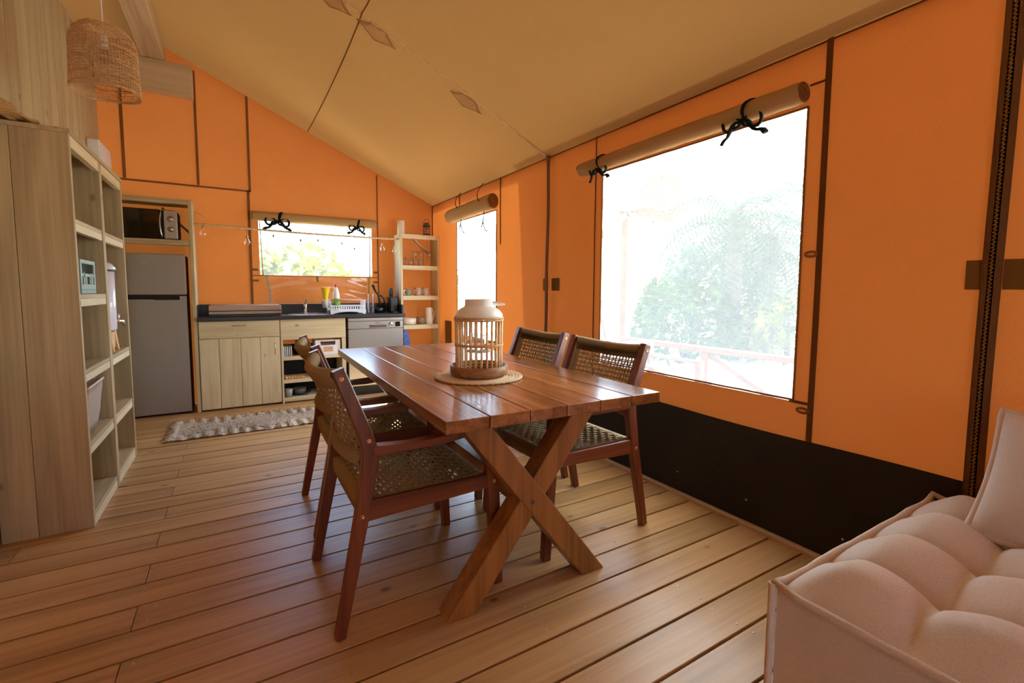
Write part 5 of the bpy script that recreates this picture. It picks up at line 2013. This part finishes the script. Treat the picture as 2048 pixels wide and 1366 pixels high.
# neighbouring gable canopy
GP = thing('gable_canopy', 'cream gable canopy on pale timber frame outside', 'canopy', (7.1, 3.0, -0.45))
bm = bmesh.new()
canvas(bm, lines(0.5, 4.35, 0.4), [4.1, 5.1, 6.1, 7.1, 8.1, 9.1, 10.1], lambda y, x: (x, y, 4.07 - 0.65 * abs(x - 7.1)), [])
obj('roof_cloth', bm, 'canvas_cream', GP)
for a, b, w in (((4.1, 4.22, 2.06), (7.1, 4.22, 4.01), 0.12), ((7.1, 4.22, 4.01), (10.1, 4.22, 2.06), 0.12), ((3.55, 4.22, 2.19), (4.95, 4.22, 2.12), 0.10), ((3.72, 4.22, 1.80), (4.12, 4.22, 2.1), 0.07)):
    bm = bmesh.new()
    beam(bm, a, b, 0.09, w, (0, 0, 1), 0.004)
    obj('frame_beam', bm, 'outdoor_wood', GP)
for x in (4.15, 10.05):
    bm = bmesh.new()
    box(bm, x - 0.05, x + 0.05, 4.17, 4.27, -0.45, 2.06, 0.004)
    obj('post', bm, 'outdoor_wood', GP)
bm = bmesh.new()
beam(bm, (3.72, 4.3, 1.25), (4.02, 4.3, 0.30), 0.05, 0.05)
obj('guy_pole', bm, 'outdoor_wood', GP)
RL = thing('deck_railing', 'low pale timber railing along the veranda', 'railing', (4.0, 2.6, -0.08))
bm = bmesh.new()
box(bm, 3.96, 4.06, 0.0, 4.1, 0.565, 0.615, 0.004)
obj('top_rail', bm, 'outdoor_wood', RL)
for y in (0.3, 1.6, 2.9, 4.0):
    bm = bmesh.new()
    box(bm, 3.97, 4.05, y, y + 0.08, -0.08, 0.564, 0.003)
    obj('post', bm, 'outdoor_wood', RL)
for y0_, y1_ in ((1.7, 2.9), (2.98, 4.0)):
    bm = bmesh.new()
    beam(bm, (4.01, y0_, -0.05), (4.01, y1_, 0.54), 0.04, 0.05)
    obj('brace', bm, 'outdoor_wood', RL)
OC = thing('lounge_chair', 'outdoor lounge chair with white cushions on the veranda', 'chair', (3.35, 3.05, -0.08))
for dx_, dy_, h in ((-0.3, -0.3, 0.5), (0.3, -0.3, 0.5), (-0.3, 0.3, 0.66), (0.3, 0.3, 0.66)):
    bm = bmesh.new()
    box(bm, 3.35 + dx_ - 0.03, 3.35 + dx_ + 0.03, 3.05 + dy_ - 0.03, 3.05 + dy_ + 0.03, -0.08, h, 0.004)
    obj('leg', bm, 'outdoor_wood', OC)
pbox('seat_cushion', OC, 'white_plastic', 3.08, 3.62, 2.78, 3.32, 0.20, 0.34, bev=0.03)
pbox('back_cushion', OC, 'white_plastic', 3.08, 3.62, 3.325, 3.42, 0.30, 0.66, bev=0.03)
for dx_ in (-0.3, 0.3):
    bm = bmesh.new()
    box(bm, 3.35 + dx_ - 0.035, 3.35 + dx_ + 0.035, 2.72, 3.40, 0.501, 0.525, 0.003)
    obj('armrest', bm, 'outdoor_wood', OC)
pbox('seat_frame', OC, 'outdoor_wood', 3.06, 3.64, 2.74, 3.38, 0.15, 0.1995, bev=0.003)

OL = thing('veranda_lamp', 'onion shaped rattan pendant lamp hanging outside the window', 'lamp', (3.55, 3.17, 1.95))
bm = bmesh.new()
op = [(0.225, 1.955), (0.245, 2.01), (0.250, 2.06), (0.235, 2.14), (0.19, 2.23), (0.12, 2.31), (0.075, 2.37), (0.055, 2.42), (0.052, 2.45)]


def opr(z):
    for (r0, a), (r1, b) in zip(op[:-1], op[1:]):
        if a <= z <= b:
            return r0 + (r1 - r0) * (z - a) / (b - a)
    return 0.05


for k in range(48):
    a = 2 * pi * k / 48
    tube(bm, [(3.55 + r * math.cos(a), 3.17 + r * math.sin(a), z - 0.1) for r, z in op], 0.003, 4, cap=False)
obj('canes', bm, 'rattan_dark', OL, kind='stuff')
bm = bmesh.new()
for i in range(40):
    z = 1.957 + 0.49 * i / 39
    r = opr(z)
    tube(bm, [(3.55 + r * math.cos(2 * pi * k / 32), 3.17 + r * math.sin(2 * pi * k / 32), z - 0.1) for k in range(32)], 0.0026, 4, closed=True)
obj('woven_rings', bm, 'rattan_dark', OL, kind='stuff')
bm = bmesh.new()
lathe(bm, [(0.0, 2.05), (0.04, 2.065), (0.05, 2.10), (0.03, 2.15), (0.014, 2.18), (0.014, 2.22), (0.0, 2.22)], (3.55, 3.17, 0), 16)
obj('bulb', bm, 'white_plastic', OL)
bm = bmesh.new()
tube(bm, [(3.55, 3.17, 2.20), (3.55, 3.17, 2.27)], 0.005, 6)
obj('cord', bm, 'black_plastic', OL)

bm = bmesh.new()
beam(bm, (3.0, 6.9, -0.45), (3.0, 5.35, 2.02), 0.075, 0.075, (1, 0, 0), 0.006)
o = obj('leaning_pole', bm, 'outdoor_wood', label='leaning timber tent pole outside the narrow window', cat='pole')


def bush(c, R, n, mat, label, name='bush', leaf=0.09):
    t_ = thing(name, label, 'bush', (c[0], c[1], -0.45))
    V, F = [], []
    rnd = random.Random(int(c[0] * 31 + c[1] * 17))
    for i in range(n):
        th_ = rnd.uniform(0, 2 * pi)
        ph = rnd.uniform(0, 1)
        rr = rnd.uniform(0.55, 1.0) ** 0.5
        p = Vector((R[0] * rr * math.cos(th_) * math.sqrt(1 - ph * ph * 0.8), R[1] * rr * math.sin(th_) * math.sqrt(1 - ph * ph * 0.8), R[2] * ph * rr))
        p += Vector((nz(p.x * 2, p.y * 2, 1), nz(p.x * 2, p.y * 2, 4), 0)) * 0.25
        a = Vector((rnd.gauss(0, 1), rnd.gauss(0, 1), rnd.gauss(0, 0.7))).normalized()
        b = a.cross(Vector((rnd.gauss(0, 1), rnd.gauss(0, 1), rnd.gauss(0, 1)))).normalized()
        l = leaf * rnd.uniform(0.6, 1.5)
        k = len(V)
        for q in (-a * l, b * l * 0.35, a * l, -b * l * 0.35):
            V.append(tuple(p + q + Vector((0, 0, 0.1))))
        F.append((k, k + 1, k + 2, k + 3))
    me = bpy.data.meshes.new('foliage')
    me.from_pydata(V, [], F)
    me.materials.append(MATS[mat])
    o = bpy.data.objects.new('foliage', me)
    COL.objects.link(o)
    o.parent = t_
    o['kind'] = 'stuff'
    bm = bmesh.new()
    for i in range(6):
        a = rnd.uniform(0, 6.28)
        tube(bm, [(c[0], c[1], -0.47), (c[0] + 0.2 * R[0] * math.cos(a), c[1] + 0.2 * R[1] * math.sin(a), -0.45 + R[2] * 0.4), (c[0] + 0.5 * R[0] * math.cos(a), c[1] + 0.5 * R[1] * math.sin(a), -0.45 + R[2] * 0.75)], [0.03, 0.02, 0.008], 5)
    obj('stems', bm, 'bark', t_)
    return t_


bush((9.2, 7.4, 0), (1.5, 1.3, 1.9), 1600, 'leaf_green', 'broad green bush left of the palm trunks outside', leaf=0.13)
bush((11.2, 6.0, 0), (1.6, 1.4, 1.5), 1300, 'leaf_olive', 'low olive green bush in front of the palms outside', leaf=0.13)
bush((11.8, 4.0, 0), (1.3, 1.2, 1.1), 1000, 'leaf_olive', 'small yellowish bush beyond the deck railing', leaf=0.12)
bush((12.5, 8.9, 0), (2.2, 2.0, 3.0), 1800, 'leaf_blue', 'tall bluish shrub behind the palms outside', leaf=0.16)
bush((4.2, 8.6, 0), (1.3, 1.2, 2.0), 1400, 'leaf_green', 'green shrub outside the narrow window', leaf=0.11)
bush((0.6, 8.4, 0), (1.7, 1.0, 2.3), 2000, 'leaf_olive', 'sunlit yellow green hedge outside the sink window', leaf=0.12)
bush((2.2, 9.0, 0), (1.5, 1.0, 1.9), 1500, 'leaf_olive', 'lower yellow green hedge beside the hedge at the sink window', leaf=0.12)


def palm(c, h, label):
    t_ = thing('palm_tree', label, 'palm tree', (c[0], c[1], -0.45))
    bm = bmesh.new()
    prof = []
    for i in range(26):
        z = -0.5 + (h + 0.5) * i / 25
        prof.append((0.20 - 0.05 * i / 25 + (0.025 if i % 2 else 0), z))
    lathe(bm, prof, (c[0], c[1], 0), 12, smooth=False, capt=True)
    obj('trunk', bm, 'bark', t_)
    V, F = [], []
    for i in range(22):
        s_ = i / 21
        L = 2.4
        x = L * s_ * (1 - 0.15 * s_)
        z = 1.0 * s_ - 1.9 * s_ * s_
        w = 0.55 * math.sin(pi * min(1, s_ * 0.9 + 0.08)) ** 0.7
        for sg in (-1, 1):
            k = len(V)
            V += [(x, 0, z), (x + 0.05, 0, z - 0.02), (x + 0.28, sg * w, z - 0.28 * w - 0.1), (x + 0.24, sg * w, z - 0.28 * w - 0.1)]
            F.append((k, k + 1, k + 2, k + 3))
        k = len(V)
        if i < 21:
            s2 = (i + 1) / 21
            x2, z2 = L * s2 * (1 - 0.15 * s2), 1.0 * s2 - 1.9 * s2 * s2
            V += [(x, -0.02, z), (x, 0.02, z), (x2, 0.02, z2), (x2, -0.02, z2)]
            F.append((k, k + 1, k + 2, k + 3))
    me = bpy.data.meshes.new('frond')
    me.from_pydata(V, [], F)
    me.materials.append(MATS['leaf_blue'])
    for i in range(22):
        o = bpy.data.objects.new('frond', me)
        COL.objects.link(o)
        o.parent = t_
        o.location = (0, 0, h + 0.45 - 0.1 * (i % 3))
        o.rotation_euler = (random.uniform(-0.2, 0.2), -0.35 + 0.5 * (i % 3), 2 * pi * i / 22 * 1.0 + i * 2.4)
    return t_


palm((10.3, 6.9, 0), 3.1, 'thick palm tree left of its twin outside the large window')
palm((11.4, 6.7, 0), 2.6, 'shorter palm tree right of the thick palm outside')
